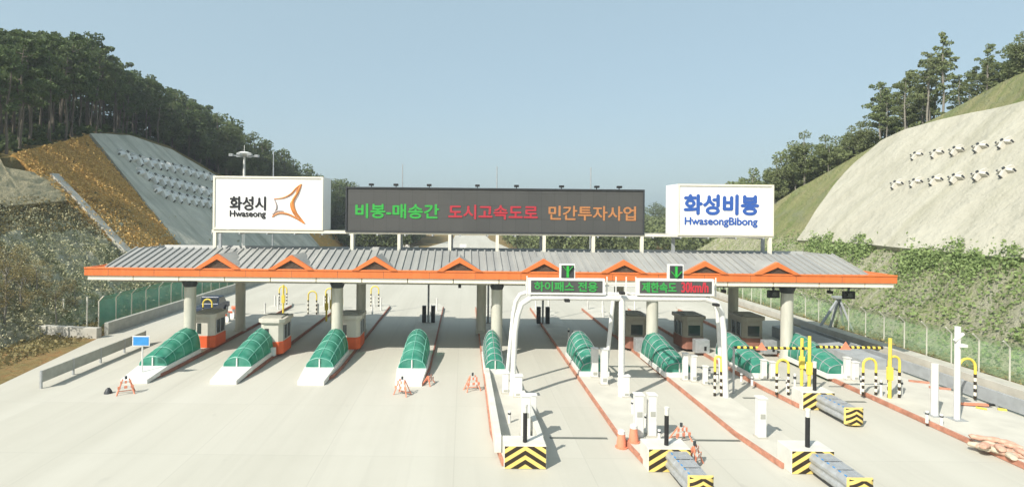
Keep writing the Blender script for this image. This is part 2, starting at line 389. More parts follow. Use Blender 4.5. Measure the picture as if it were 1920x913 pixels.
def dup(root, loc, label, rz=0.0, scale=None):
    r = root.copy(); col.objects.link(r); r.location = loc; r['label'] = label
    if rz: r.rotation_euler = (0, 0, rz)
    if scale: r.scale = scale
    for ch in list(root.children):
        c = ch.copy(); col.objects.link(c); c.parent = r
        for g in list(ch.children):
            d = g.copy(); col.objects.link(d); d.parent = c
    return r
def clip(poly, x0, x1, z0, z1):
    def cut(P, f, inter):
        out = []
        for i in range(len(P)):
            a, b = P[i - 1], P[i]
            if f(b):
                if not f(a): out.append(inter(a, b))
                out.append(b)
            elif f(a): out.append(inter(a, b))
        return out
    for ax, lim, sg in ((0, x0, 1), (0, x1, -1), (1, z0, 1), (1, z1, -1)):
        if not poly: return poly
        poly = cut(poly, lambda p: sg * (p[ax] - lim) >= 0,
                   lambda a, b: tuple(a[k] + (b[k] - a[k]) * (lim - a[ax]) / (b[ax] - a[ax]) for k in (0, 1)))
    return poly
ORD = ['leftmost', 'second from the left', 'third from the left', 'fourth from the left', 'middle, fifth from the left',
       'sixth from the left', 'seventh from the left', 'second from the right', 'rightmost']

def interp(x, P): return float(np.interp(x, [p[0] for p in P], [p[1] for p in P]))
def curve(P, n):                                          # resample polyline of (Y,z)
    P = np.array(P, float); d = np.r_[0, np.cumsum(np.hypot(*(P[1:] - P[:-1]).T))]
    t = np.linspace(0, d[-1], n); return np.c_[np.interp(t, d, P[:, 0]), np.interp(t, d, P[:, 1])]

# ---------------------------------------------------------------- ground, plaza, hills
g = MB(); g.box(-2500, 2500, -600, 3500, -1.0, -0.02); tag(g.build('ground', 'ground'), kind='structure')
p = MB()
out = [(-28.6, -15), (30.5, -15), (30.5, 78), (22, 110), (14, 150), (10, 210), (10, 330), (-4, 330), (-4, 210), (-12, 150), (-20, 110), (-28.2, 78), (-28.9, 46), (-26.0, 30), (-27.5, 20)]
p.prismz(out, -0.3, 0.004); tag(p.build('road', 'pave'), kind='structure')
p = MB(); p.prismz([(30.9, -10), (33.6, -10), (33.6, 110), (30.9, 80)], -.3, .05); tag(p.build('path', 'concrete'), kind='structure')

crestL = sorted([(20, 15.5), (45, 16.5)] + [FL(x, y) for x, y in ((0, 300), (80, 280), (160, 257), (240, 251), (320, 275), (400, 322), (520, 372))] + [(150, 5.5), (168, 1.0), (185, 0.2)])
crestR = sorted([(10, 27), (35, 26)] + [FR(x, y) for x, y in ((1920, 135), (1824, 184), (1750, 225), (1657, 264), (1571, 311), (1489, 359), (1390, 425), (1290, 477))] + [(112, .5), (130, .2)])
def hill(side, crest, foot, y0, y1, step, matname, dep):
    Ys = np.arange(y0, y1 + .1, step); P = []
    for Y in Ys:
        zc = interp(Y, crest); row = []
        for u in np.linspace(0, 1, 56):
            z = -.15 + u * (zc + .15); row.append([foot + z, Y, z])
        for k, dd in enumerate((1, 2.5, 5, 9, 15, 25, 40, 60, 90, 140)):
            rise = min(dd, 40) * dep * min(1, zc / 12); row.append([foot + zc + dd, Y, zc + rise + .12 * math.sin(k + Y * .3)])
        P.append(row)
    rr = random.Random(3)
    b = MB()
    G_ = []
    for i, row in enumerate(P):
        r2 = []
        for j, q in enumerate(row):
            edge = 1 if 0 < j < 55 else .3
            nz = (math.sin(q[1] * .9 + j * .35) + math.sin(q[1] * .37 - j * .6 + 2)) * .09 + rr.uniform(-.10, .10) * (2.6 if side < 0 and q[2] < 11 else 1)
            r2.append((side * (q[0] + nz * edge), q[1] + rr.uniform(-.08, .08), q[2] - nz * edge))
        G_.append(r2)
    b.grid(G_)
    return tag(b.build('hill', matname, smooth=True), kind='structure')
hill(-1, crestL, LX, 14, 190, 1.0, 'slopeL', .10)
hill(1, crestR, RX, 8, 132, 1.0, 'slopeR', .06)

def patch(name, side, foot, top, bot, mname, off, nu=60, nv=16, amp=.12, kind='structure', rough=0.0):
    """a skin of sprayed concrete / soil lying on a cut face; top and bot are lists of (Y,z)"""
    T = curve(top, nu); B = curve(bot, nu); P = []
    for i in range(nu):
        row = []
        for j in range(nv):
            v = j / (nv - 1); Y = B[i, 0] * (1 - v) + T[i, 0] * v; z = B[i, 1] * (1 - v) + T[i, 1] * v
            o = off + amp * (math.sin(Y * .55 + z * .3) * math.sin(z * .7 + 1 + Y * .13)) + rough * random.uniform(-1, 1)
            if i in (0, nu - 1) or j in (0, nv - 1): o = max(o, off * .8)
            row.append((side * (foot + z - o * .707), Y, z + o * .707))
        P.append(row)
    b = MB(); b.grid(P)
    ring = [P[i][0] for i in range(nu)] + [P[nu - 1][j] for j in range(1, nv)] + [P[i][nv - 1] for i in range(nu - 2, -1, -1)] + [P[0][j] for j in range(nv - 2, 0, -1)]
    n = len(ring); low = [(x + side * .6, y, z - .6) for x, y, z in ring]
    b.add(ring + low, [(i, (i + 1) % n, n + (i + 1) % n, n + i) for i in range(n)])
    return tag(b.build(name, mname, smooth=True), kind=kind)
# right: pale sprayed concrete
patch('sprayed_concrete_slope', 1, RX,
      [FR(1500, 455), FR(1563, 359), FR(1606, 310), FR(1657, 267), FR(1700, 248), FR(1750, 236), FR(1830, 216), FR(1920, 199), (50, 22.2), (30, 22.8)],
      [FR(1502, 457), FR(1560, 458), FR(1640, 466), FR(1740, 476), FR(1830, 484), FR(1920, 492), (35, 6.6), (28, 6.4)], 'shotR', .5, 90, 26, .10)
# left: grey sprayed concrete, ochre grass, drain, tan soil
topL = [FL(165, 254), FL(240, 257), FL(320, 284), FL(400, 331), (122, 15.5), (135, 9)]
botL = [FL(330, 458), FL(352, 472), (82, 1.2), (96, .9), (112, .8), (132, .8)]
patch('sprayed_concrete_slope', -1, LX, topL, botL, 'shotL', .42, 80, 24, .06)
patch('grass_slope', -1, LX, [FL(20, 292), FL(90, 276), FL(160, 257)], [FL(232, 478), FL(280, 480), FL(345, 478)], 'dirt', .36, 44, 40, .10, rough=.16)
patch('bare_soil_slope', -1, LX, [(45, 16), (58, 16.6), FL(0, 318), FL(92, 334)], [(44, 10.2), (54, 10.2), FL(0, 392), FL(130, 380)], 'tan', .36, 44, 20, .10, rough=.06)
patch('drain_channel', -1, LX, [FL(88, 332), FL(103, 333)], [FL(228, 478), FL(244, 480)], 'concrete', .62, 5, 30, .02)
patch('dirt_slope', -1, LX, [(134, 8.6), (150, 5.2), (166, .8)], [(131, .2), (150, .2), (168, .1)], 'dirt', .3, 14, 8, .1)
# capping path round the left crest
b = MB(); cp = []
for x, y in ((166, 254), (200, 250), (240, 249), (280, 257), (320, 273), (360, 292), (400, 320)):
    Y, z = FL(x, y); cp.append((-(LX + z) + .2, Y, z + .35))

# far ridge
b = MB(); P = []
for i in range(61):
    X = -260 + i * 8.5; row = []
    for j, (dy, k) in enumerate(((0, 0), (25, .55), (60, .95), (100, 1), (220, .7))):
        hgt = 6 + 5 * math.exp(-((X + 70) / 45) ** 2) + 2.5 * math.sin(X * .05) + 3 * math.exp(-((X - 150) / 60) ** 2)
        row.append((X, 250 + dy, k * hgt - .3))
    P.append(row)
b.grid(P); tag(b.build('hill', 'ground', smooth=True), kind='structure')

# ---------------------------------------------------------------- foliage
def leaf_mesh(name, centers, mname, size=(.2, .38), flat=.0, mesh=None, seed=1):
    r = np.random.default_rng(seed); C = np.asarray(centers, float); n = len(C)
    a = r.normal(size=(n, 3)); a[:, 2] *= (1 - flat); a /= np.linalg.norm(a, axis=1)[:, None]
    b = r.normal(size=(n, 3)); b -= (b * a).sum(1)[:, None] * a; b /= np.linalg.norm(b, axis=1)[:, None]
    s = r.uniform(size[0], size[1], n)[:, None] / 2; s2 = s * r.uniform(.45, .9, n)[:, None]
    V = np.stack([C - a * s - b * s2 * .4, C + b * s2 - a * s * .1, C + a * s, C - b * s2 + a * s * .15], 1).reshape(-1, 3)
    me = bpy.data.meshes.new(name); me.vertices.add(n * 4); me.vertices.foreach_set('co', V.ravel())
    me.loops.add(n * 4); me.loops.foreach_set('vertex_index', np.arange(n * 4))
    me.polygons.add(n); me.polygons.foreach_set('loop_start', np.arange(n) * 4); me.polygons.foreach_set('loop_total', np.full(n, 4))
    me.materials.append(M[mname]); me.update(calc_edges=True); return me
def blob(r, c, rad, n, sq=.6):
    d = r.normal(size=(n, 3)); d /= np.linalg.norm(d, axis=1)[:, None]
    q = r.uniform(.35, 1, n) ** .5
    return np.array(c) + d * q[:, None] * np.array([rad, rad, rad * sq])
def make_tree(kind, seed, bare=.5):
    """10 m tall tree standing on the origin; returns trunk MB and leaf centres"""
    r = np.random.default_rng(seed); t = MB(); L = []
    lean = r.uniform(-.35, .35, 2)
    def tp(h): return (lean[0] * (h / 10) ** 1.3 * 1.5 + .12 * math.sin(h + seed), lean[1] * h / 10 + .1 * math.cos(h * .8 + seed), h)
    t.tube([tp(h) for h in (-.6, 0, 1.5, 3, 4.5, 6, 7.5, 8.8, 9.6)], [.20, .17, .145, .13, .12, .10, .075, .045, .02], 7)
    def limb(h, az, ln, up, rad=.045):
        a = Vector(tp(h)); d = Vector((math.cos(az), math.sin(az), up)); m = a + d * ln * .5 + Vector((0, 0, -.06 * ln)); e = a + d * ln
        t.tube([a, m, e], [rad, rad * .65, rad * .25], 5); return a, m, e
    if kind == 'pine':
        n = int(r.integers(13, 18))
        for i in range(n):
            h = 10 * (bare + (1 - bare) * (i + r.uniform(0, .8)) / n) * .97
            k = (h / 10 - bare) / (1 - bare); ln = (1.0 + 1.2 * math.sin(math.pi * min(1, .25 + k * .75))) * r.uniform(.55, 1.15)
            a, m, e = limb(h - .2, r.uniform(0, 6.28), ln, .15 + .25 * k)
            L.append(blob(r, e, .75 * r.uniform(.7, 1.2), 85, .42)); L.append(blob(r, m, .55, 36, .45))
        L.append(blob(r, (tp(9.5)[0], tp(9.5)[1], 9.55), .55, 70, 1.0))
        for i in range(4): limb(r.uniform(2.2, bare * 10), r.uniform(0, 6.28), r.uniform(.5, 1.1), .1, .022)
    elif kind == 'spire':
        n = 20
        for i in range(n):
            h = 2.2 + 7.4 * (i + r.uniform(0, .6)) / n; k = (h - 2.2) / 7.5; ln = (1.5 - 1.1 * k) * r.uniform(.5, 1.15)
            a, m, e = limb(h, r.uniform(0, 6.28), ln, .2, .03); L.append(blob(r, e, .5 * r.uniform(.6, 1.2), 45, .55)); L.append(blob(r, m, .35, 20, .6))
    elif kind == 'round':
        n = int(r.integers(18, 24))
        for i in range(n):
            h = r.uniform(2.4, 8.0); w_ = 2.3 * math.sin(math.pi * min(1, (h - 1.0) / 8.6)) ** .7 * r.uniform(.45, 1.1)
            a, m, e = limb(h * .82, r.uniform(0, 6.28), w_, .5, .05); L.append(blob(r, e, r.uniform(.7, 1.15), 110, .8)); L.append(blob(r, m, .6, 40, .8))
        L.append(blob(r, (tp(9)[0], tp(9)[1], 9.1), .95, 110, .8))
    elif kind == 'bare':
        for i in range(22):
            h = r.uniform(2.5, 9); a, m, e = limb(h, r.uniform(0, 6.28), r.uniform(.8, 2.2), .7, .04)
            for q in range(3):
                f = e + Vector(r.uniform(-.6, .6, 3)) + Vector((0, 0, .4)); t.tube([m if q % 2 else e, f], [.018, .006], 4)
                L.append(blob(r, f, .5, 30, .9))
    return t, np.concatenate(L)
protos = {}
def proto(key, kind, seed, leafm, barkm, bare=.5, size=(.22, .42)):
    t, L = make_tree(kind, seed, bare)
    tm = t.build('trunk', barkm, smooth=True); me = leaf_mesh('crown', L, leafm, size, .2 if kind == 'pine' else 0, seed=seed)
    cr = bpy.data.objects.new('crown', me); col.objects.link(cr)
    protos[key] = (tm.data, me); bpy.data.objects.remove(tm); bpy.data.objects.remove(cr)
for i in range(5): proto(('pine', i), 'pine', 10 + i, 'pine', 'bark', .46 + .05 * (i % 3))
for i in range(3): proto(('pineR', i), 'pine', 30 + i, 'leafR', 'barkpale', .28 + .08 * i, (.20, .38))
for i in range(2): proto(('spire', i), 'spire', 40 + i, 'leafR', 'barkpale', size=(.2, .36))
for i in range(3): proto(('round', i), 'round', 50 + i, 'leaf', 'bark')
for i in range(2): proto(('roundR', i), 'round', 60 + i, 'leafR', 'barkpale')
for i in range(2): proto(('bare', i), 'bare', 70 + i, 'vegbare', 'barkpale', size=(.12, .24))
def tree(name, key, loc, hgt, label, group, cat='tree', wide=1.0):
    tm, cm = protos[key]
    r = thing(name, label, cat, loc, group); s = hgt / 10
    r.scale = (s * wide, s * wide, s); r.rotation_euler = (0, 0, random.uniform(0, 6.28))
    for nm, me in (('trunk', tm), ('crown', cm)):
        o = bpy.data.objects.new(nm, me); col.objects.link(o); o.parent = r
    return r
skyL = [(-200, 95), (0, 72), (60, 64), (115, 75), (150, 66), (185, 85), (215, 122), (260, 148), (300, 160), (345, 178), (385, 205), (440, 230), (485, 258), (540, 288), (600, 326), (680, 352), (800, 375)]
def crest_pt(side, foot, crest, Y, back, dep):
    zc = interp(Y, crest); return (side * (foot + zc + back), Y, zc + min(back, 40) * dep * min(1, zc / 12) - .1)
ra = random.Random(11)
nL = 0
for row, (bk, dens) in enumerate(((2.2, 2.1), (5.5, 2.3), (9.5, 2.7), (15, 3.4), (23, 4.6))):
    Y = 58.0
    while Y < 192:
        q = crest_pt(-1, LX, crestL, Y, bk + ra.uniform(-1.4, 1.6), .10); px, py = PX(*q)
        if -90 < px < 830:
            want = interp(px, skyL) + ra.uniform(-12, 24) + (8 if row < 1 else 0)
            h = (py - want) / F * q[1]; h = max(4.5, min(h, 21))
            far = px > 395 or (px > 300 and ra.random() < .35)
            key = ('round', ra.randrange(3)) if far else ('pine', ra.randrange(5))
            lab = 'dark leafy tree in the wood behind the left hill crest and sign' if far else 'tall dark pine with bare trunk in the dense wood on the left hill'
            tree('broadleaf_tree' if far else 'pine_tree', key, q, h, lab, 'leafy trees on the left hill' if far else 'pines on the left hill', wide=(1.0 if far else .78) * ra.uniform(.9, 1.15)); nL += 1
        Y += dens * ra.uniform(.65, 1.35)
skyR = [(1350, 345), (1375, 328), (1412, 314), (1440, 318), (1475, 268), (1500, 243), (1530, 252), (1552, 240), (1575, 272), (1590, 236), (1625, 206), (1640, 158), (1655, 145), (1672, 150), (1705, 118), (1722, 128), (1742, 92), (1770, 56), (1790, 106), (1815, 118), (1850, 82), (1880, 108), (1900, 60), (1925, 46), (1990, 40)]
nR = 0
for row, (bk, dens) in enumerate(((1.5, 1.6), (4, 1.8), (7.5, 2.4), (12, 3.2))):
    Y = 46.0
    while Y < 98:
        q = crest_pt(1, RX, crestR, Y, bk + ra.uniform(-.9, 1.2), .06); px, py = PX(*q)
        if 1355 < px < 1990 and abs(px - 1770) > 9:
            want = interp(px, skyR) + (ra.uniform(-8, 26) if px < 1640 else ra.uniform(2, 42)); h = (py - want) / F * q[1]; h = max(2.6, min(h, 13))
            low = px < 1640 or px > 1890
            key = ('roundR', ra.randrange(2)) if (low and ra.random() < .85) or (ra.random() < .15) else ('pineR', ra.randrange(3))
            isr = key[0] == 'roundR'
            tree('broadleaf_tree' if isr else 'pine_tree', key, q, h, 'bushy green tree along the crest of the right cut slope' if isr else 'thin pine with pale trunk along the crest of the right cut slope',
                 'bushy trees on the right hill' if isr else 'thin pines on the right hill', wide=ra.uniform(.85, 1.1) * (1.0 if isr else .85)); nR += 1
        Y += dens * ra.uniform(.65, 1.35)
for Yt, top, key, lab in ((None, (1770, 54), ('spire', 0), 'tallest slender tree standing out above the right hill skyline'),
                          (None, (1742, 92), ('spire', 1), 'pointed tree just left of the tallest one on the right skyline'),
                          (None, (1848, 82), ('pineR', 1), 'open flat-topped pine between the tallest tree and the right frame edge')):
    best = None
    for Y in np.arange(45, 100, .25):
        q = crest_pt(1, RX, crestR, Y, 2.5, .06); px, py = PX(*q)
        if best is None or abs(px - top[0]) < best[0]: best = (abs(px - top[0]), q, py)
    q = best[1]; tree('pine_tree', key, q, (best[2] - top[1]) / F * q[1], lab, None, wide=.72)
# bare saplings at left by the verge
for i, (px, py, h, lab) in enumerate(((8, 640, 5.4, 'thin half-bare tree at the left frame edge'), (38, 628, 4.6, 'half-bare tree beside the low white wall at left'),
                                      (105, 622, 3.3, 'small half-bare sapling behind the low white wall'), (-12, 650, 6.0, 'half-bare tree cut off by the left frame edge'),
                                      (66, 615, 4.6, 'half-bare tree third from the left frame edge'), (140, 606, 3.0, 'small half-bare sapling nearest the green fence'), (22, 612, 5.6, 'half-bare tree farthest back on the left verge'))):
    x, y = G(px, py); tree('sapling', ('bare', i % 2), (x, y, 0), h * 1.2, lab, 'half-bare trees at the left verge')

# ground cover on the cut faces
def scatter_face(n, side, foot, f, seed):
    r = np.random.default_rng(seed); out_ = []
    while len(out_) < n:
        Y, z, k = f(r)
        if k is None: continue
        o = abs(r.normal(0, .22)) * k + .05
        out_.append((side * (foot + z - o * .75), Y, z + o * .7))
    return out_
def streaks(r, sd=0): pass
cl = [(ra.uniform(30, 75), ra.uniform(.2, 7.6)) for _ in range(520)]
def fR(r):
    c = cl[r.integers(len(cl))]; s = r.normal(0, 1)
    z = c[1] + s * .75; Y = c[0] + r.normal(0, .30) + (z - c[1]) * .35
    return (Y, z, 1.2) if 0 < z < 8.2 and Y > 26 else (0, 0, None)
def fRtop(r):
    Y = r.uniform(30, 70); base = 7.1 + .45 * math.sin(Y * 1.1) + .35 * math.sin(Y * 2.7)
    if math.sin(Y * .42 + 1.0) < -.55: return (0, 0, None)
    z = base - abs(r.normal(0, .9)); return (Y, z, 2.0) if z > 0 else (0, 0, None)
me = leaf_mesh('slope_shrubs', scatter_face(9000, 1, RX, fR, 5) + scatter_face(11000, 1, RX, fRtop, 6), 'veg', (.14, .34), seed=3)
o = bpy.data.objects.new('slope_shrubs', me); col.objects.link(o); tag(o, 'green shrubs and creepers covering the netted rock of the right slope', 'shrubs', kind='stuff')
def fRg(r):
    Y = r.uniform(55, 108); zc = interp(Y, crestR); z = zc - abs(r.normal(0, 1.2)) * min(1, zc / 8); return (Y, z, .5) if z > 0 else (0, 0, None)
clL = [(ra.uniform(36, 78), ra.uniform(.3, 9.5)) for _ in range(330)]
def fL(r):
    c = clL[r.integers(len(clL))]; z = c[1] + r.normal(0, .8); Y = c[0] + r.normal(0, .35) + (z - c[1]) * .3
    return (Y, z, 1.0) if 0 < z < 10.5 and 36 < Y < 74 - max(0, 5 - z) * 0 else (0, 0, None)
def fLtop(r):
    Y = r.uniform(40, 72); z = r.uniform(7.6, 11.0); return (Y, z, 1.0) if Y < 70 else (0, 0, None)
me = leaf_mesh('slope_shrubs', scatter_face(32000, -1, LX, fL, 8), 'scrub', (.08, .24), seed=4)
o = bpy.data.objects.new('slope_shrubs', me); col.objects.link(o); tag(o, 'dark olive bushes along the ledge above the grey rock of the left slope', 'shrubs', kind='stuff')
o.data = leaf_mesh('slope_shrubs', scatter_face(7000, -1, LX, fLtop, 9), 'vegbare', (.14, .34), seed=14)
me2 = me; o = bpy.data.objects.new('slope_scrub', me2); col.objects.link(o); tag(o, 'pale grey green scrub growing on the rock of the left slope', 'shrubs', kind='stuff')
A, B_, C_, D_ = FL(20, 292), FL(160, 257), FL(345, 478), FL(232, 478)
def fLd(r):
    u, v = r.uniform(0, 1), r.uniform(0, 1); T = np.array(A) * (1 - u) + np.array(B_) * u; Q = np.array(D_) * (1 - u) + np.array(C_) * u; q = Q * (1 - v) + T * v
    return (q[0], q[1], 1.2)
me = leaf_mesh('dry_grass', scatter_face(22000, -1, LX, fLd, 12), 'vegdry', (.10, .34), seed=5)
o = bpy.data.objects.new('dry_grass', me); col.objects.link(o); tag(o, 'ochre dry grass tufts on the steep strip beside the grey slope', 'grass', kind='stuff')
cs = []
for _ in range(7000):
    x = ra.uniform(-34, -29); y = ra.uniform(30, 80)
    if x < -27.3 and not (x > -30 and y < 46 and x > -26 - (y - 30) * .18): cs.append((x, y, abs(ra.gauss(0, .12))))
for _ in range(3000):
    cs.append((ra.uniform(33.6, 35.4), ra.uniform(26, 90), abs(ra.gauss(0, .15))))
me = leaf_mesh('verge_grass', cs, 'vegbare', (.12, .32), seed=6)
o = bpy.data.objects.new('verge_grass', me); col.objects.link(o); tag(o, 'short dry weeds on the verges along both fences', 'grass', kind='stuff')
# undergrowth under the pines
def wood(name, spots, mname, label, seed, nleaf=260):
    r = np.random.default_rng(seed); L = []
    for x, y, z, h in spots:
        for k in range(5):
            L.append(blob(r, (x + r.uniform(-1.5, 1.5), y + r.uniform(-1.5, 1.5), z + h * r.uniform(.25, .85)), h * .23, nleaf // 5, .9))
    me = leaf_mesh(name, np.concatenate(L), mname, (.5, 1.0) if name == 'far_wood' else (.3, .6), seed=seed); o = bpy.data.objects.new(name, me); col.objects.link(o)
    tag(o, label, 'wood', kind='stuff')
ug = []
for _ in range(520):
    Y = ra.uniform(52, 150); bk = ra.uniform(10, 34); q = crest_pt(-1, LX, crestL, Y, bk, .10); ug.append((q[0], q[1], q[2] - .5, ra.uniform(3.0, 6.5) + bk * .11))
for _ in range(160):
    Y = ra.uniform(52, 150); q = crest_pt(-1, LX, crestL, Y, ra.uniform(1.5, 8), .10); ug.append((q[0], q[1], q[2] - .2, ra.uniform(.8, 1.8)))
for _ in range(260):
    Y = ra.uniform(74, 128); q = crest_pt(-1, LX, crestL, Y, ra.uniform(13, 34), .10); ug.append((q[0], q[1], q[2] - .5, ra.uniform(7, 9.5)))
wood('undergrowth', ug, 'pine', 'dark undergrowth filling the wood between the pine trunks on the left hill', 31, 200)
ug = []
for _ in range(90):
    Y = ra.uniform(50, 96); q = crest_pt(1, RX, crestR, Y, ra.uniform(1.5, 7), .06); ug.append((q[0], q[1], q[2] - .2, ra.uniform(.8, 2.2)))
wood('undergrowth', ug, 'leafR', 'low bushes under the trees along the right hill crest', 32, 120)
wood('far_wood', [(ra.uniform(-70, -14), ra.uniform(176, 240), -.3, ra.uniform(9, 15)) for _ in range(280)] + [(ra.uniform(-34, -15 - (0 if k % 2 else 4)), ra.uniform(150, 185), -.3, ra.uniform(5, 9)) for k in range(110)], 'leaf', 'dark green wood filling the valley behind the dark display board', 21)
wood('far_wood', [(ra.uniform(14.5, 36), ra.uniform(150, 200), -.3, ra.uniform(5, 9)) for _ in range(90)] + [(ra.uniform(15, 85), ra.uniform(122, 235), -.3, ra.uniform(7, 11)) for _ in range(380)], 'leafR', 'olive wood seen beneath and right of the dark display board', 22)
wood('far_wood', [(ra.uniform(-230, 230), ra.uniform(262, 330), 5, ra.uniform(7, 12)) for _ in range(420)], 'leaf', 'far wood along the low ridge across the end of the road', 23, 160)

# ---------------------------------------------------------------- slope anchors (cross-shaped concrete pads)
def anchor_proto(side):
    b = MB()
    e1 = Vector((0, 1, 0)); e2 = Vector((side, 0, 1)).normalized(); nn = Vector((-side, 0, 1)).normalized()
    def arm(d, ln, wd, th):
        c = d.cross(nn).normalized() * wd / 2
        vs = [];
        for s_, tt in ((-1, .6), (1, .6)):
            pass
        pts = []
        for q, t_ in ((-ln, .35), (0, 1), (ln, .35)):
            for u_ in (-1, 1):
                for zz in (-.3, th * t_): pts.append(d * q + c * u_ + nn * zz)
        fs = []
        for k in (0, 4): fs += [(k, k + 4, k + 5, k + 1), (k + 2, k + 3, k + 7, k + 6), (k + 1, k + 5, k + 7, k + 3), (k, k + 2, k + 6, k + 4)]
        fs += [(0, 1, 3, 2), (8, 10, 11, 9)]
        b.add(pts, fs)
    k_ = 1 if side < 0 else .72
    arm(e2, 1.15, .66 * k_, .78 * k_); arm(e1, 1.15, .62 * k_, .75 * k_)
    caps = []
    for d, s_, r_ in ((e1, 0, .2), (e1, 1.16, .13), (e2, -1.18, .13), (e1, -1.16, .13)):  # anchor head at the centre, plain dark caps at three arm ends
        cap = MB(); cap.tube([d * s_ + nn * (-.1 if s_ else .4), d * s_ + nn * (.34 if s_ else (.95 if side < 0 else .72))], r_, 7); caps.append(cap)
    return b, caps
anchors = {}
rowsL = [[(228, 296), (251, 304), (271, 309), (287, 312), (299, 314), (314, 318), (330, 321), (344, 324), (359, 329), (373, 332), (385, 335), (397, 338)],
         [(264, 331), (280, 338), (295, 342), (308, 345), (322, 348), (336, 351), (350, 355), (364, 359), (378, 362), (392, 366)],
         [(296, 364), (311, 371), (325, 374), (340, 377), (354, 380), (367, 382), (381, 384), (395, 386)]]
rowsR = [[(1727, 299), (1765, 295), (1802, 290), (1847, 284), (1893, 277)], [(1690, 353), (1726, 350), (1763, 346), (1802, 342), (1847, 337), (1897, 331)]]
for side, foot, FF, rows, off, gname in ((-1, LX, FL, rowsL, .42, 'anchor pads on the grey left slope'), (1, RX, FR, rowsR, .3, 'anchor pads on the pale right slope')):
    first = None
    for ri, rw in enumerate(rows):
        for (px, py) in rw:
            Y, z = FF(px, py); loc = (side * (foot + z - off * .7), Y, z + off * .7 + (.25 if side > 0 else 0)); loc = (loc[0] - (.25 if side > 0 else 0), Y, loc[2])
            lab = ('%s row of cross-shaped concrete anchor pads on the %s slope, one of its pads' % (('upper', 'middle', 'lowest')[ri] if side < 0 else ('upper', 'lower')[ri], 'grey left' if side < 0 else 'pale right'))
            grp = gname + ', %s row' % (('upper', 'middle', 'lowest')[ri] if side < 0 else ('upper', 'lower')[ri])
            if first is None:
                bb, cc = anchor_proto(side); first = thing('slope_anchor', lab, 'slope anchor', loc, grp)
                for q in [bb] + cc: q.v = [tuple(Vector(v) + Vector(loc)) for v in q.v]
                bb.build('concrete_cross', 'white' if side < 0 else 'island', first)
                for q in cc: q.build('dark_cap', 'dark' if side > 0 else 'slot', first)
                if side < 0: first.scale = (1.08, 1.08, 1.08)
                else: first.scale = (.66, .66, .66)
            else:
                d = dup(first, loc, lab); d['group'] = grp

# ---------------------------------------------------------------- toll islands
IX = [-19.0, -13.9, -8.7, -3.1, 2.35, 8.05, 13.45, 18.3, 23.6]
IW = 1.05
fronts = [32.2, 32.2, 32.2, 32.4, 22.0, 22.0, 22.0, 29.0, 12.0]
islands = []
for i, x in enumerate(IX):
    y0, y1 = fronts[i], 60.0
    xl, xr = x - IW, x + IW
    if i == 8: xl, xr = 22.5, 25.2
    r = thing('toll_island', 'raised concrete toll island, %s under the canopy' % ORD[i], 'toll island', (x, y0, 0), 'toll islands between the lanes')
    b = MB()
    if i < 4: poly = [(xl + .1, y0 + 3), (xl + .25, y0 + .2), (xl + .6, y0), (xr - .6, y0), (xr - .1, y0 + 1.2), (xr, y0 + 3), (xr, y1 - 2), (xr - .5, y1), (xl + .5, y1), (xl, y1 - 2)]
    elif i == 8: poly = [(xl, y0), (xr + 2.6, y0), (xr + 2.3, 33), (xr, 38), (xr, y1 - 2), (xr - .5, y1), (xl + .5, y1), (xl, y1 - 2)]
    else: poly = [(xl + .35, y0 + .0), (xr - .2, y0), (xr, y0 + 2.5), (xr, y1 - 2), (xr - .5, y1), (xl + .5, y1), (xl, y1 - 2), (xl, y0 + 3.2)]
    b.prismz(poly, -.2, .22); b.build('island_top', 'island', r)
    k = MB(); side = xr if i < 4 else xl; sg = 1 if i < 4 else -1
    pts = [(side - sg * .02, y1 - 2, .13), (side - sg * .02, y0 + 3.2, .13)] + ([(side - .12, y0 + 1.2, .13), (side - .62, y0 - .03, .13)] if i < 4 else ([(side + .34, y0 - .02, .13)] if i < 8 else [(side + .02, y0, .13)]))
    for a, c in zip(pts[:-1], pts[1:]): k.bar(a, c, .14 if i == 8 else .09, .21)
    k.build('painted_kerb', 'kerbshade' if i < 4 else 'kerborange', r)
    if i == 4:
        wl = MB(); wl.prismx([(22.7, .22), (36, .22), (36, .5), (24, .93), (22.7, .93)], x - 1.0, x - .72)
        wl.prismx([(22.7, .22), (31, .22), (31, .5), (24, .93), (22.7, .93)], x + .75, x + 1.0)
        wl.build('crash_wall', 'whitewall', r, bevel=.02)
    islands.append(r)

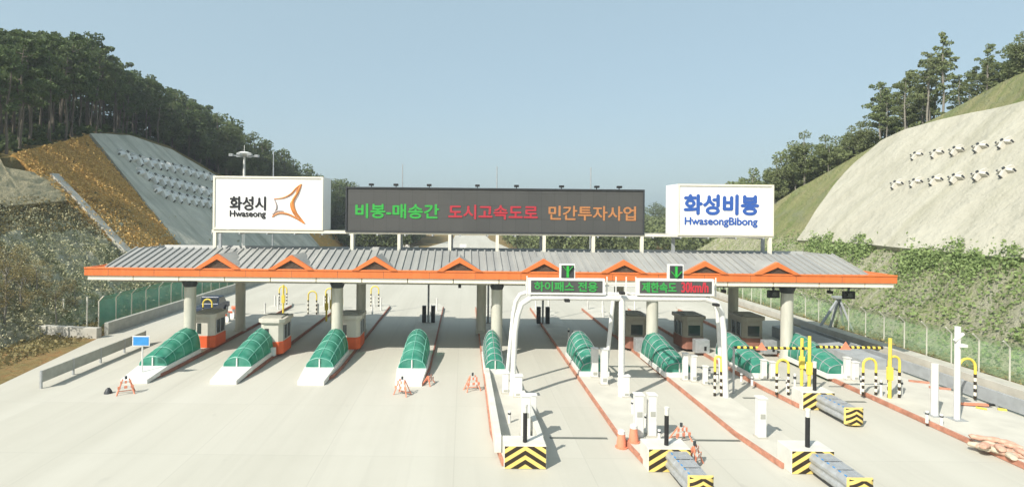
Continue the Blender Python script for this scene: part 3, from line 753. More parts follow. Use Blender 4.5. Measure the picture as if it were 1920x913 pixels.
# stair canopies: green barrel roof falling toward the camera over a white base
TX = [-18.95, -13.8, -8.75, -3.1, 2.0, 8.0, 13.15, 18.3, 23.0]
for i, x in enumerate(TX):
    W_ = .82; y0, y1 = 33.9, 38.3; base = .5
    if i == 4: W_ = .6
    if i > 4: y0, y1 = 33.6, 38.3
    r = thing('stair_canopy', 'green translucent arched stair cover on white base, %s' % ORD[i], 'stair canopy', (x, y0, .22), 'green stair covers on the toll islands')
    b = MB()
    b.box(x - W_ - .09, x - W_ + .05, y0, y1, .2, base); b.box(x + W_ - .05, x + W_ + .09, y0, y1, .2, base); b.box(x - W_ + .05, x + W_ - .05, y0, y0 + .14, .2, base)
    if i < 4:                                                   # white sloped nose
        yb = y0 - 1.9
        b.add([(x - W_ - .09, y0, .2), (x + W_ + .09, y0, .2), (x + W_ + .09, y0, base), (x - W_ - .09, y0, base),
               (x - W_ + .05, yb, .0), (x + W_ - .05, yb, .0), (x + W_ - .05, yb, .24), (x - W_ + .05, yb, .24)],
              [(3, 2, 6, 7), (0, 3, 7, 4), (2, 1, 5, 6), (7, 6, 5, 4), (0, 1, 2, 3)])
    b.build('base_wall', 'white', r, bevel=.015)
    def sect(y, n=18, off=0.0):
        k = (y - y0) / (y1 - y0); hh = .52 + .95 * min(1, k * 1.15) ** .8
        return [(x - math.cos(math.pi * j / n) * (W_ + off), y, base + math.sin(math.pi * j / n) ** .9 * (hh + off)) for j in range(n + 1)]
    ys = np.linspace(y0 + .05, y1, 13)
    s = MB(); s.grid([sect(y) for y in ys]); sh = s.build('roof_shell', 'poly', r, smooth=True)
    so = sh.modifiers.new('thick', 'SOLIDIFY'); so.thickness = .02
    e = MB(); q = sect(y0 + .05, 18); e.add(q, [tuple(range(len(q)))]); e.build('end_panel', 'poly', r)
    for y in ys[::(3 if i < 4 else 2)]:
        h = MB(); h.tube(sect(y, 16, .012), .017, 6); h.build('hoop', 'hoopgreen' if i < 4 else 'steel', r, smooth=True)
    h = MB()
    for j in (4, 9, 14): h.tube([sect(y, 18, .015)[j] for y in ys], .02, 5)
    h.build('ridge_rail', 'hoopgreen' if i < 4 else 'steel', r)
    h = MB(); h.box(x - .035, x + .035, y0 - .02, y0 + .03, base, base + .52); h.build('mullion', 'white', r)

# ---------------------------------------------------------------- toll canopy
cn = thing('toll_canopy', 'long grey seamed roof with orange fascia and dormers spanning all toll lanes', 'canopy', (1.5, 41, 0))
EY, RY, RB, EB = 37.0, 40.7, 44.4, 48.0
XL, XR = W(196, 502, EY)[0], W(1632, 517, EY)[0]
ZE, ZR = 6.14, 7.24
b = MB()
b.add([(XL, EY + .1, ZE), (XR, EY + .1, ZE), (XR, RY, ZR), (XL, RY, ZR)], [(0, 1, 2, 3)])
b.add([(XL, EB - .1, ZE), (XR, EB - .1, ZE), (XR, RB, ZR), (XL, RB, ZR)], [(0, 3, 2, 1)])
b.add([(XL, RY, ZR), (XR, RY, ZR), (XR, RY + .25, ZR - .3), (XL, RY + .25, ZR - .3), (XR, RB - .25, ZR - .3), (XL, RB - .25, ZR - .3), (XR, RB, ZR), (XL, RB, ZR)], [(0, 1, 2, 3), (3, 2, 4, 5), (5, 4, 6, 7)])
for X in (XL, XR): b.prismx([(EY + .1, ZE - .02), (EB - .1, ZE - .02), (RB, ZR - .02), (RY, ZR - .02)], X - .02, X + .02)
X = XL
while X <= XR:                                                  # standing seams
    b.add([(X - .05, EY + .12, ZE), (X + .05, EY + .12, ZE), (X + .05, RY, ZR), (X - .05, RY, ZR),
           (X - .05, EY + .12, ZE + .10), (X + .05, EY + .12, ZE + .10), (X + .05, RY, ZR + .10), (X - .05, RY, ZR + .10)],
          [(4, 5, 6, 7), (0, 4, 7, 3), (1, 2, 6, 5), (0, 1, 5, 4)])
    X += .52
b.build('roof', 'roof', cn)
FXL, FXR = W(160, 510, EY)[0], W(1680, 525, EY)[0]
b = MB(); b.box(FXL, FXR, EY - .12, EY + .1, 5.62, 6.16)
b.box(FXL, FXR, EB - .1, EB + .12, 5.62, 6.16); b.box(FXL, FXL + .2, EY + .1, EB - .1, 5.62, 6.16); b.box(FXR - .2, FXR, EY + .1, EB - .1, 5.62, 6.16)
b.box(FXL, FXR, EY - .16, EY - .12, 6.06, 6.18)
b.build('fascia', 'orange', cn, bevel=.02)
X = FXL + 1.6
while X < FXR - 1: b = MB(); b.box(X - .012, X + .012, EY - .163, EY - .1601 + .0001, 5.57, 6.05) if False else b.box(X - .012, X + .012, EY - .1235, EY - .1205, 5.63, 6.055); b.build('panel_seam', 'louvre', cn); X += 3.05
# gutter shelf between fascia ends and the roof ends
b = MB(); b.box(FXL + .2, XL - .02, EY + .1, EB - .1, 6.0, 6.1); b.box(XR + .02, FXR - .2, EY + .1, EB - .1, 6.0, 6.1); b.build('edge_gutter', 'orange', cn)
X = FXL + .15; n = 0
while X < FXR - .5:
    X2 = min(X + 3.05, FXR - .15); b = MB(); b.box(X + .03, X2 - .03, EY - .02, EY + .12, 5.33, 5.62); b.build('soffit_edge', 'cream', cn); X = X2
b = MB(); b.box(FXL + .25, FXR - .25, EY + .2, EB - .2, 5.35, 5.46); b.build('soffit', 'soffit', cn)
for px in (408, 546, 703, 862, 1020, 1170, 1322, 1457):
    yy = 476 + (px - 408) * .0148
    ax, _, az = W(px, yy, EY - .1); hw = 1.52
    zb = 6.14; dz = az - zb
    b = MB()                                                    # orange gable frame and its little roof
    b.prism([(ax - hw, zb), (ax, az), (ax + hw, zb), (ax + hw - .42, zb), (ax, az - .34), (ax - hw + .42, zb)], EY - .22, EY + .1)
    yb = EY + .1 + (dz) / (ZR - ZE) * (RY - EY)
    b.add([(ax - hw + .05, EY + .08, zb), (ax, EY + .08, az - .02), (ax, yb, az - .02), (ax - hw + .05, EY + .12, zb), (ax + hw - .05, EY + .08, zb), (ax + hw - .05, EY + .12, zb)], [(0, 1, 2, 3), (4, 5, 2, 1)], 1)
    d = b.build('dormer', ['orange', 'roof'], cn)
    l = MB(); l.prism([(ax - hw + .42, zb + .02), (ax, az - .34), (ax + hw - .42, zb + .02)], EY - .05, EY + .0)
    for k in range(4):
        z_ = zb + .08 + k * .14; hwk = (hw - .42) * (1 - (z_ - zb + .1) / (dz - .34))
        if hwk > .1: l.bar((ax - hwk, EY - .07, z_), (ax + hwk, EY - .07, z_), .03, .05)
    ll = l.build('louvre', 'louvre', d)
colx = [(-18.9, 38.4), (-8.75, 38.6), (2.35, 38.6), (13.1, 38.4), (22.3, 38.2)]
colb = [(-18.3, 45.6), (-8.35, 45.4), (1.5, 45.6), (12.8, 45.6), (22.2, 45.6)]
for k, (x, y) in enumerate(colx + colb):
    b = MB(); b.tube([(x, y, .2), (x, y, 4.75)], .39, 20); b.tube([(x, y, .2), (x, y, .42)], .47, 20)
    c = b.build('column', 'column', cn, smooth=True)
    b = MB(); b.tube([(x, y, 4.75), (x, y, 5.0), (x, y, 5.3)], [.40, .5, .62], 16); b.build('capital', 'dark', c, smooth=True)
for y in (38.5, 45.6):
    b = MB(); b.box(FXL + .8, FXR - .8, y - .2, y + .2, 5.05, 5.30); b.build('beam', 'soffit', cn)

# sign frame on the roof
sf = thing('sign_gantry', 'long pale steel frame on posts carrying the boards above the canopy roof', 'sign frame', (2, 41.4, 7))
bx0, bx1 = W(398, 440, 41.3)[0], W(1450, 446, 41.3)[0]
for y in (41.3, 43.8):
    b = MB(); b.box(bx0, bx1, y - .1, y + .1, 8.40, 8.60); b.build('beam', 'cream', sf, bevel=.01)
x = bx0
while x < bx1:
    b = MB(); b.box(x - .05, x + .05, 41.2, 43.9, 8.28, 8.40); b.build('cross_bar', 'steel', sf); x += 2.05
for px in (403, 660, 748, 843, 932, 1020, 1112, 1203, 1443):
    x = W(px, 470, 41.3)[0]; b = MB(); b.box(x - .11, x + .11, 41.19, 41.41, 6.9, 8.4); b.box(x - .2, x + .2, 41.1, 41.5, 6.9, 6.98)
    b.build('post', 'cream', sf)
for px in (413, 663, 752, 847, 1014, 1110, 1262, 1430):
    x = W(px, 465, 43.8)[0]; b = MB(); b.box(x - .1, x + .1, 43.69, 43.91, 6.9, 8.4); b.build('post', 'steel', sf)
# lettering
def text(s, px0, px1, py0, py1, Y, mname, parent, name='lettering', bold=.0, ext=.012, spacing=1.0, heavy=.022):
    heavy = bold if bold else heavy; bold = 0
    cu = bpy.data.curves.new(name, 'FONT'); cu.body = s; cu.size = 1.0; cu.offset = bold; cu.extrude = ext; cu.space_character = spacing
    o = bpy.data.objects.new(name, cu); col.objects.link(o)
    dg = bpy.context.evaluated_depsgraph_get(); me = bpy.data.meshes.new_from_object(o.evaluated_get(dg))
    bpy.data.objects.remove(o)
    n = len(me.vertices); co = np.empty(n * 3); me.vertices.foreach_get('co', co); co = co.reshape(-1, 3)
    a = Vector(W(px0, py1, Y)); c = Vector(W(px1, py0, Y))
    mn, mx = co.min(0), co.max(0)
    sx, sz = (c.x - a.x) / (mx[0] - mn[0]), (c.z - a.z - (W(px1, py1, Y)[2] - a.z)) / (mx[1] - mn[1])
    zc = (W(px0, (py0 + py1) / 2, Y)[2] + W(px1, (py0 + py1) / 2, Y)[2]) / 2; hgt = (py1 - py0) / F * Y
    org = Vector(ORIG[parent.name])
    new = np.c_[a.x + (co[:, 0] - mn[0]) * sx - org.x, Y - co[:, 2] - org.y, zc - hgt / 2 + (co[:, 1] - mn[1]) * hgt / (mx[1] - mn[1]) - org.z]
    me.vertices.foreach_set('co', new.ravel()); me.update()
    import bmesh                                                # thicken the strokes by stacking shifted copies
    bm = bmesh.new(); bm.from_mesh(me); src = list(bm.verts) + list(bm.edges) + list(bm.faces); em = (mx[1] - mn[1]) and hgt * heavy
    for q, (ux, uz) in enumerate(((1, 0), (-1, 0), (0, 1), (0, -1))):
        g_ = bmesh.ops.duplicate(bm, geom=src); vs_ = [e for e in g_['geom'] if isinstance(e, bmesh.types.BMVert)]
        bmesh.ops.translate(bm, verts=vs_, vec=(ux * em, -.0012 * (q + 1), uz * em))
    bm.to_mesh(me); bm.free(); me.materials.clear(); me.materials.append(M[mname]); me.update()
    o = bpy.data.objects.new(name, me); col.objects.link(o); o.parent = parent; return o
def panel_box(parent, name, px0, px1, py0, py1, Y, depth, mname, bev=.04):
    a = W(px0, (py0 + py1) / 2, Y); c = W(px1, (py0 + py1) / 2, Y); zc = (a[2] + c[2]) / 2; hh = (py1 - py0) / F * Y / 2
    b = MB(); b.box(a[0], c[0], Y, Y + depth, zc - hh, zc + hh); b.build(name, mname, parent, bevel=bev)
    return a[0], c[0], zc - hh, zc + hh
def rim(parent, x0, x1, z0, z1, Y, t, mname, name='frame', d=.08):
    b = MB(); b.box(x0, x1, Y - d, Y + .0, z1 - t, z1); b.box(x0, x1, Y - d, Y, z0, z0 + t); b.box(x0, x0 + t, Y - d, Y, z0 + t, z1 - t); b.box(x1 - t, x1, Y - d, Y, z0 + t, z1 - t)
    return b.build(name, mname, parent)
SYF = 41.2
def sign_at(name, label, px, py): x, y, z = W(px, py, SYF); return thing(name, label, 'sign', (x, SYF, 8.6))
s1 = sign_at('sign_box', 'large white box sign with orange star emblem above the canopy left end', 505, 432)
x0, x1, z0, z1 = panel_box(s1, 'cabinet', 400, 606, 331, 431, SYF, 2.4, 'signwhite'); rim(s1, x0, x1, z0, z1, SYF, .13, 'cream')
text('화성시', 431, 498, 369, 394, SYF - .02, 'text_k', s1, bold=.035); text('Hwaseong', 431, 498, 395, 410, SYF - .02, 'text_k', s1, bold=.03)
def logo_line(pts, r, mname, nm):
    b = MB(); P = [Vector(W(a, c, SYF - .03)) for a, c in pts]; out_ = []
    for i in range(len(P) - 1):
        p0, p1, p2, p3 = P[max(i - 1, 0)], P[i], P[i + 1], P[min(i + 2, len(P) - 1)]
        for k in range(6):
            t = k / 6; out_.append(.5 * ((2 * p1) + (p2 - p0) * t + (2 * p0 - 5 * p1 + 4 * p2 - p3) * t * t + (3 * p1 - p0 - 3 * p2 + p3) * t ** 3))
    out_.append(P[-1]); n = len(out_)
    b.tube(out_, [r * (.45 + .55 * math.sin(math.pi * i / (n - 1))) for i in range(n)], 6); b.build(nm, mname, s1)
logo_line([(565, 345), (556, 352), (545, 364), (530, 371), (514, 373)], .07, 'logo_o', 'emblem')
logo_line([(565, 345), (558, 362), (549, 378), (552, 395), (563, 410), (571, 419)], .12, 'logo_o', 'emblem')
logo_line([(559, 350), (552, 372), (545, 382), (549, 398), (560, 412)], .05, 'logo_o', 'emblem')
logo_line([(514, 373), (518, 383), (518, 392), (510, 407)], .06, 'logo_g', 'emblem')
logo_line([(510, 407), (522, 400), (538, 401), (555, 409), (570, 419)], .08, 'logo_o', 'emblem')
logo_line([(510, 402), (520, 396), (532, 396)], .05, 'logo_g', 'emblem')
s3 = sign_at('sign_box', 'large white box sign with blue lettering above the canopy right end', 1360, 440)
x0, x1, z0, z1 = panel_box(s3, 'cabinet', 1270, 1450, 346, 442, SYF, 2.4, 'signwhite'); rim(s3, x0, x1, z0, z1, SYF, .13, 'cream')
text('화성비봉', 1283, 1422, 366, 402, SYF - .02, 'text_b', s3, bold=.045); text('HwaseongBibong', 1284, 1420, 408, 426, SYF - .02, 'text_b', s3, bold=.03)
s2 = sign_at('led_display', 'long dark electronic message board with green red and amber Korean text', 930, 436)
x0, x1, z0, z1 = panel_box(s2, 'cabinet', 648, 1208, 353, 438, SYF, 1.1, 'ledboard', .03); rim(s2, x0, x1, z0, z1, SYF, .10, 'dark')
text('비봉-매송간', 667, 823, 383, 409, SYF - .02, 'led_g', s2, bold=.03); text('도시고속도로', 841, 1008, 385, 411, SYF - .02, 'led_r', s2, bold=.028)
text('민간투자사업', 1029, 1192, 387, 413, SYF - .02, 'led_o', s2, bold=.022)
for k, px in enumerate((697, 743, 805, 895, 968, 1052, 1118, 1160)):
    x, _, z = W(px, 353, SYF + .3); z = z1
    r = thing('floodlight', 'small black floodlight on top edge of message board, number %d of eight from left' % (k + 1) if False else 'small black floodlight on the message board top, %s' % (ORD[:4] + ['fifth from the left', 'sixth from the left', 'second from the right', 'rightmost'])[k], 'floodlight', (x, SYF + .2, z1), 'floodlights on the message board')
    b = MB(); b.box(x - .03, x + .03, SYF + .17, SYF + .23, z1, z1 + .12); b.build('bracket', 'dark', r)
    b = MB(); b.box(x - .17, x + .17, SYF - .05, SYF + .3, z1 + .10, z1 + .26); b.build('lamp_head', 'black', r, bevel=.02)
for k, (px, top, lb) in enumerate(((513, 283, 'above the left white sign'), (755, 308, 'above the left half of the message board'), (932, 312, 'above the middle of the message board'), (1108, 314, 'above the right half of the message board'))):
    x, y, z = W(px, top, 47); r = thing('lightning_rod', 'thin grey mast rising %s' % lb, 'mast', (x, 47, 6.1), 'thin masts behind the signs')
    b = MB(); b.tube([(x, 47, 6.0), (x, 47, 9.5), (x, 47, z)], [.07, .055, .04], 8); b.build('mast_pole', 'steel', r, smooth=True)
    b = MB(); b.box(x - .2, x + .2, 46.8, 47.2, 6.0, 6.1); b.build('base_plate', 'steel', r)
# high mast lamp far behind
Y = 82.0; x, _, zt = W(458, 290, Y)
r = thing('high_mast_lamp', 'tall white lighting mast with round lamp crown behind the left sign', 'street lamp', (x, Y, 0))
b = MB(); b.tube([(x, Y, 0), (x, Y, zt)], [.26, .15], 12); b.build('mast_pole', 'white', r, smooth=True)
b = MB(); b.tube([(x, Y, zt - .1), (x, Y, zt + .15), (x, Y, zt + .4)], [.9, 1.15, .5], 12); b.tube([(x, Y, zt + .4), (x, Y, zt + 1.4)], .04, 5); b.build('crown_hub', 'white', r, smooth=False)
b = MB()
for k in range(8):
    a = k * math.pi / 4; b.bar((x, Y, zt - .35), (x + 1.9 * math.cos(a), Y + 1.9 * math.sin(a), zt - .15), .08)
    b.box(x + 1.9 * math.cos(a) - .28, x + 1.9 * math.cos(a) + .28, Y + 1.9 * math.sin(a) - .28, Y + 1.9 * math.sin(a) + .28, zt - .25, zt - .05)
b.build('lamp_ring', 'steel', r)
# hanging things under the canopy
for px, py, w_, h_, lb in ((1450, 551, 22, 14, 'right of the booth area'), (1591, 553, 22, 14, 'near the right canopy end')):
    x, y, z = W(px, py, 37.9); r = thing('lane_signal', 'black lane signal box hanging under the canopy %s' % lb, 'lane signal', (x, 37.9, 5.3), 'lane signals under the canopy')
    b = MB(); b.box(x - .4, x + .4, 37.8, 38.0, z - .26, z + .26); b.build('housing', 'black', r, bevel=.03)
    b = MB(); b.tube([(x, 37.79, z), (x, 37.74, z)], .17, 14); b.build('lens', 'glass', r)
    b = MB(); b.box(x - .05, x + .05, 37.85, 37.95, z + .2, 5.31); b.build('hanger', 'dark', r)
for px, py, lb in ((862, 536, 'left of the middle columns'), (1357, 545, 'right of the white gantry'), (1556, 547, 'between the two right lane signals')):
    x, y, z = W(px, py, 37.6); r = thing('camera', 'small dark camera hanging from the soffit %s' % lb, 'security camera', (x, 37.6, 5.3), 'cameras under the canopy')
    b = MB(); b.box(x - .1, x + .1, 37.4, 37.8, z - .12, z + .08); b.build('camera_body', 'black', r, bevel=.02)
    b = MB(); b.tube([(x, 37.6, z), (x, 37.6, 5.31)], .03, 6); b.build('hanger', 'dark', r)

# ---------------------------------------------------------------- booths
def booth(x, y, label, side, pipe=False):
    cab = 'booth' if side < 0 else 'boothshade'
    r = thing('toll_booth', label, 'toll booth', (x, y, .22), 'toll booths under the canopy'); w_, d_ = .78, 2.0
    z0 = .22
    b = MB(); b.prismz([(x - w_, y + .25), (x - w_ + .25, y), (x + w_ - .25, y), (x + w_, y + .25), (x + w_, y + d_), (x - w_, y + d_)], z0, z0 + .85); b.build('lower_band', 'boothred' if side < 0 else 'boothbaseshade', r, bevel=.02)
    w2 = w_ - .03
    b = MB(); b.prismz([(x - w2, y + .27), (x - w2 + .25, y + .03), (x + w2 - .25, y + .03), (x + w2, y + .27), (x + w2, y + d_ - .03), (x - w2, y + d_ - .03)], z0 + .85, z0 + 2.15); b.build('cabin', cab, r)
    for sx in (-1, 1):
        g_ = MB(); g_.box(x + sx * (w2 - .01), x + sx * (w2 + .02), y + .4, y + d_ - .25, z0 + .95, z0 + 1.9)
        wi = g_.build('window', 'glass', r)
        xa = x + sx * (w2 + .035)
        for yy in (y + .4, y + 1.05, y + d_ - .25): g_ = MB(); g_.box(xa - .025, xa + .025, yy - .03, yy + .03, z0 + .95, z0 + 1.9); g_.build('window_bar', 'steel', wi)
    g_ = MB(); g_.box(x - w2 + .32, x - w2 + .32 + (.28 if side < 0 else .85), y - .01 + .02, y + .05, z0 + 1.0, z0 + 1.75); g_.build('window', 'glass', r)
    b = MB(); w3 = w_ + .12
    b.prismz([(x - w3, y + .15), (x - w3 + .3, y - .14), (x + w3 - .3, y - .14), (x + w3, y + .15), (x + w3, y + d_ + .1), (x - w3, y + d_ + .1)], z0 + 2.15, z0 + 2.42)
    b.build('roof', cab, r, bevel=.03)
    b = MB(); b.prismz([(x - w_ * .8, y + .25), (x + w_ * .8, y + .25), (x + w_ * .8, y + d_ - .2), (x - w_ * .8, y + d_ - .2)], z0 + 2.42, z0 + 2.5); b.build('roof_cap', 'greyrail', r)
    if pipe:
        b = MB(); b.box(x - .1, x + .45, y - .5, y - .2, z0, z0 + .55); b.build('step_box', 'white', r, bevel=.02)
booth(-18.55, 39.6, 'booth with orange base behind the leftmost front column', -1)
booth(-13.15, 38.0, 'sunlit booth with orange base between first two left columns', -1, True)
booth(-8.15, 39.6, 'booth with orange base partly hidden by the second front column', -1)
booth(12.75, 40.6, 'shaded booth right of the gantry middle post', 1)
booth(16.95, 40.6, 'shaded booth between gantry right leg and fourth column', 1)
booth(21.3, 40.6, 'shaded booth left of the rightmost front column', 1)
# grey service cabinets before the right booths
for x, y, w_, lb in ((12.75, 39.7, .7, 'in front of the booth by the gantry middle post'), (17.1, 39.5, 1.0, 'in front of the middle shaded booth'), (21.9, 39.4, .9, 'in front of the rightmost booth')):
    r = thing('control_cabinet', 'low pale grey cabinet %s' % lb, 'cabinet', (x, y, .22), 'low cabinets before the right booths')
    b = MB(); b.box(x - w_ / 2, x + w_ / 2, y, y + .6, .22, 1.15); b.build('cabinet_body', 'steel', r, bevel=.02)
    b = MB(); b.box(x + .1, x + .26, y - .02, y, .4, .7); b.build('vent', 'black', r)

# ---------------------------------------------------------------- gantry over the hi-pass lanes
gt = thing('lane_gantry', 'white tubular portal gantry standing on three islands before the canopy', 'gantry', (8.4, 30, 0))
def zat(px, py, Y): return W(px, py, Y)[2]
for Y, r_, ptsL, ptsR in ((30.0, .15, [(960, 738), (966, 620), (971, 590), (978, 570), (996, 558)], [(1361, 755), (1357, 620), (1353, 586), (1344, 568), (1322, 560)]),
                          (32.4, .12, [(950, 700), (962, 590), (967, 565), (975, 552), (990, 547)], [(1353, 722), (1347, 610), (1344, 580), (1336, 562), (1318, 556)])):
    b = MB(); L = [W(px, py, Y) for px, py in ptsL]; L[0] = (L[0][0], Y, .2); b.tube(L, r_, 12); b.build('leg', 'white', gt, smooth=True)
    b = MB(); L2 = [W(px, py, Y) for px, py in ptsR]; L2[0] = (L2[0][0], Y, .2); b.tube(L2, r_, 12); b.build('leg', 'white', gt, smooth=True)
    zz = (L[-1][2] + L2[-1][2]) / 2
    b = MB(); b.tube([L[-1], (L[-1][0] + .5, Y, zz), (L2[-1][0] - .5, Y, zz), L2[-1]], r_, 12); b.build('top_beam', 'white', gt, smooth=True)
    ztop = zz
b = MB(); x = W(1165, 700, 30)[0]; b.tube([(x, 30, .2), (x, 30, ztop + .2)], .17, 12); b.build('leg', 'white', gt, smooth=True)
b = MB(); a = W(1150, 560, 32.4); b.tube([(W(1134, 700, 32.4)[0], 32.4, .2), a], .12, 12); b.build('leg', 'white', gt, smooth=True)
b = MB(); zb = W(1160, 556, 30)[2]
for px in (998, 1060, 1128, 1200, 1265, 1330): x = W(px, 556, 30)[0]; b.bar((x, 30, zb), (x, 32.4, zb - .1), .1)
b.build('cross_bars', 'white', gt)
b = MB()
for px in (1138, 1155, 1174, 1192, 1342, 988): x = W(px, 540, 30.2)[0]; b.tube([(x, 30.2, zb), (x, 30.2, zb + 1.05)], .035, 6)
zr = zb + .55
b.tube([(W(985, 540, 30.2)[0], 30.2, zr), (W(1342, 540, 30.2)[0], 30.2, zr)], .035, 6)
b.build('railing', 'white', gt)
def lane_board(px0, px1, py0, py1, texts, label):
    x, y, z = W((px0 + px1) / 2, py1, 29.9); s = thing('message_sign', label, 'sign', (x, 29.8, z))
    x0, x1, z0, z1 = panel_box(s, 'housing', px0, px1, py0, py1, 29.8, .3, 'white', .03)
    b = MB(); b.box(x0 + .16, x1 - .16, 29.78, 29.81, z0 + .14, z1 - .12); b.build('screen', 'ledboard', s)
    for t, a, c, mm in texts: text(t, a, c, py0 + 6.5, py1 - 7, 29.765, mm, s, bold=.03)
lane_board(990, 1135, 522, 553, [('하이패스 전용', 1002, 1120, 'led_gd')], 'white framed lane board with all green lettering on the gantry')
lane_board(1194, 1340, 523, 555, [('제한속도', 1204, 1268, 'led_gd'), ('30km/h', 1278, 1328, 'led_rd')], 'white framed lane board with green and red lettering on the gantry')
def arrow_sign(px, py, flip, label):
    x, y, z = W(px, py, 29.9); s = thing('lane_arrow_sign', label, 'lane signal', (x, 29.9, z - .4), 'arrow signals on the gantry')
    b = MB(); b.box(x - .42, x + .42, 29.85, 30.1, z - .41, z + .41); b.build('housing', 'white', s, bevel=.03)
    b = MB(); b.box(x - .34, x + .34, 29.83, 29.86, z - .34, z + .34); b.build('screen', 'dark', s)
    b = MB(); f = -1 if flip else 1
    b.box(x - .07, x + .07, 29.80, 29.825, z - .3, z + .3)
    for sx in (-1, 1):
        if not flip: b.bar((x, 29.812, z - .28), (x + sx * .28, 29.812, z + .04), .17, .025)
        else: b.bar((x, 29.812, z - .02), (x + sx * .27, 29.812, z + .3), .17, .025)
    b.build('arrow', 'led_g', s)
arrow_sign(1064, 509, True, 'green Y-shaped lane signal above the left gantry board')
arrow_sign(1267, 510, False, 'green down arrow lane signal above the right gantry board')
for px, py, lb in ((1166, 549, 'at the gantry centre above the middle post'), (1342, 571, 'beside the right gantry leg bend'), (1063, 563, 'below the left lane board')):
    x, y, z = W(px, py, 29.6); r = thing('camera', 'small black camera %s' % lb, 'security camera', (x, 29.6, z), 'cameras on the gantry')
    b = MB(); b.box(x - .13, x + .13, 29.4, 29.75, z - .07, z + .07); b.build('camera_body', 'black', r, bevel=.01); b = MB(); b.box(x - .03, x + .03, 29.7, 30.1, z - .02, z + .02); b.build('bracket', 'dark', r)

# ---------------------------------------------------------------- crash blocks with chevrons
def chevrons(x, yf, z0, hw, hh, apex=0.0, per=.36, mb=None):
    o = []
    zt = z0 + hh
    k = -3
    while True:
        za = z0 - .9 + k * per
        if za - hw * .75 > zt: break
        for sx in (-1, 1):
            P = [(x + apex, za), (x + sx * 3, za - 3 * .62), (x + sx * 3, za - 3 * .62 + per * .5), (x + apex, za + per * .5)]
            xa, xb = (x - hw, x + apex) if sx < 0 else (x + apex, x + hw)
            q = clip(P, xa, xb, z0, zt)
            if len(q) > 2: o.append(q)
        k += 1
    return o
blocks = [(2.5, 21.75, 'at the nose of the middle island'), (8.1, 21.6, 'left of the two foremost with cushions'),
          (13.65, 21.55, 'right of the two foremost with cushions'), (18.45, 28.7, 'the farthest one back at right')]
for i, (x, y, lb) in enumerate(blocks):
    hw, hh = .83, .93
    r = thing('crash_block', 'white block with black and yellow chevrons, %s' % lb, 'crash block', (x, y, 0), 'chevron blocks at the island noses')
    b = MB(); b.box(x - hw, x + hw, y, y + 1.0, 0, hh); b.build('block_body', 'whitewall', r, bevel=.025)
    b = MB(); b.box(x - hw + .02, x + hw - .02, y - .012, y - .004, .03, hh - .03); b.build('yellow_face', 'blocky', r)
    b = MB()
    for q in chevrons(x, y, .03, hw - .02, hh - .06): b.prism(q, y - .018, y - .0125)
    b.build('black_chevrons', 'blockb', r)
    px_ = x + (.0 if i else .02)
    p_ = thing('delineator_post', 'black post with white cap on the chevron block %s' % lb, 'post', (px_, y + .35, hh), 'black posts on the chevron blocks')
    b = MB(); b.tube([(px_, y + .35, hh), (px_, y + .35, hh + 1.18)], .085, 12); b.build('post_tube', 'black', p_, smooth=True)
    b = MB(); b.tube([(px_, y + .35, hh + 1.18), (px_, y + .35, hh + 1.42)], .087, 12); b.tube([(px_, y + .35, hh + 1.42), (px_, y + .35, hh + 1.5)], [.10, .10], 12); b.build('cap', 'whitewall', p_, smooth=True)
    if i:
        c = thing('crash_cushion', 'grey corrugated steel crash cushion, %s' % lb.replace(' with cushions', ''), 'crash cushion', (x + .4, y - 1.2, 0), 'crash cushions before the blocks')
        cx, ya, yb_, hw2 = x + .30, y - .03, y - 2.1, .42
        b = MB()                                              # corrugated side and top panels, in three telescoping bays
        for q in range(3):
            y2, y3 = ya - q * .68, ya - (q + 1) * .68 - .05; e = .02 * q
            prof = []
            for z_, o_ in ((.18, 0), (.26, .07), (.36, .07), (.44, 0), (.50, 0), (.58, .07), (.68, .07), (.76, 0), (.84, -.05)): prof.append((hw2 - .02 + o_ - e, z_))
            full = [(cx - a_, z_) for a_, z_ in prof] + [(cx + a_, z_) for a_, z_ in reversed(prof)]
            b.prism(full, y3, y2)
            for s_ in (-.2, .2): b.box(cx + s_ - .04, cx + s_ + .04, y3 + .1, y2 - .1, .84, .87)
        b.build('rail_panels', 'steel', c)
        for q in range(6): b = MB(); b.box(cx - .34, cx - .30, ya - .2 - q * .32 - .1, ya - .2 - q * .32, .845, .87); b.build('slot', 'blue', c)
        n_ = MB(); seg = 10; poly = [(cx - hw2 - .03, yb_ - .02)] + [(cx - (hw2 + .03) * math.cos(math.pi * k / seg), yb_ - .02 - .22 * math.sin(math.pi * k / seg)) for k in range(seg + 1)] + [(cx + hw2 + .03, yb_ - .02)]
        n_.prismz(poly[1:-1], .12, .9); n_.build('nose', 'blocky', c)
        ch = MB(); ff = yb_ - .02
        for q in chevrons(cx, 0, .14, hw2, .74, per=.26):
            cxs = [p[0] for p in q]
            def cyl(p):
                u_ = max(-1, min(1, (p[0] - cx) / (hw2 + .03))); return (p[0], ff - .225 * math.sqrt(max(0, 1 - u_ * u_)) - .006, p[1])
            qq = []                                           # subdivide so the stripe follows the rounded nose
            xs = sorted(set([min(cxs), max(cxs)] + [cx + hw2 * t for t in np.linspace(-1, 1, 13)]))
            for xa, xb in zip(xs[:-1], xs[1:]):
                s_ = clip(q, xa, xb, -9, 9)
                if len(s_) > 2: ch.add([cyl(p) for p in s_], [tuple(range(len(s_)))])
        ch.build('nose_chevrons', 'blockb', c)
        n_ = MB(); n_.box(cx - .3, cx + .3, yb_, ya, .0, .18); n_.build('skid_base', 'dark', c)
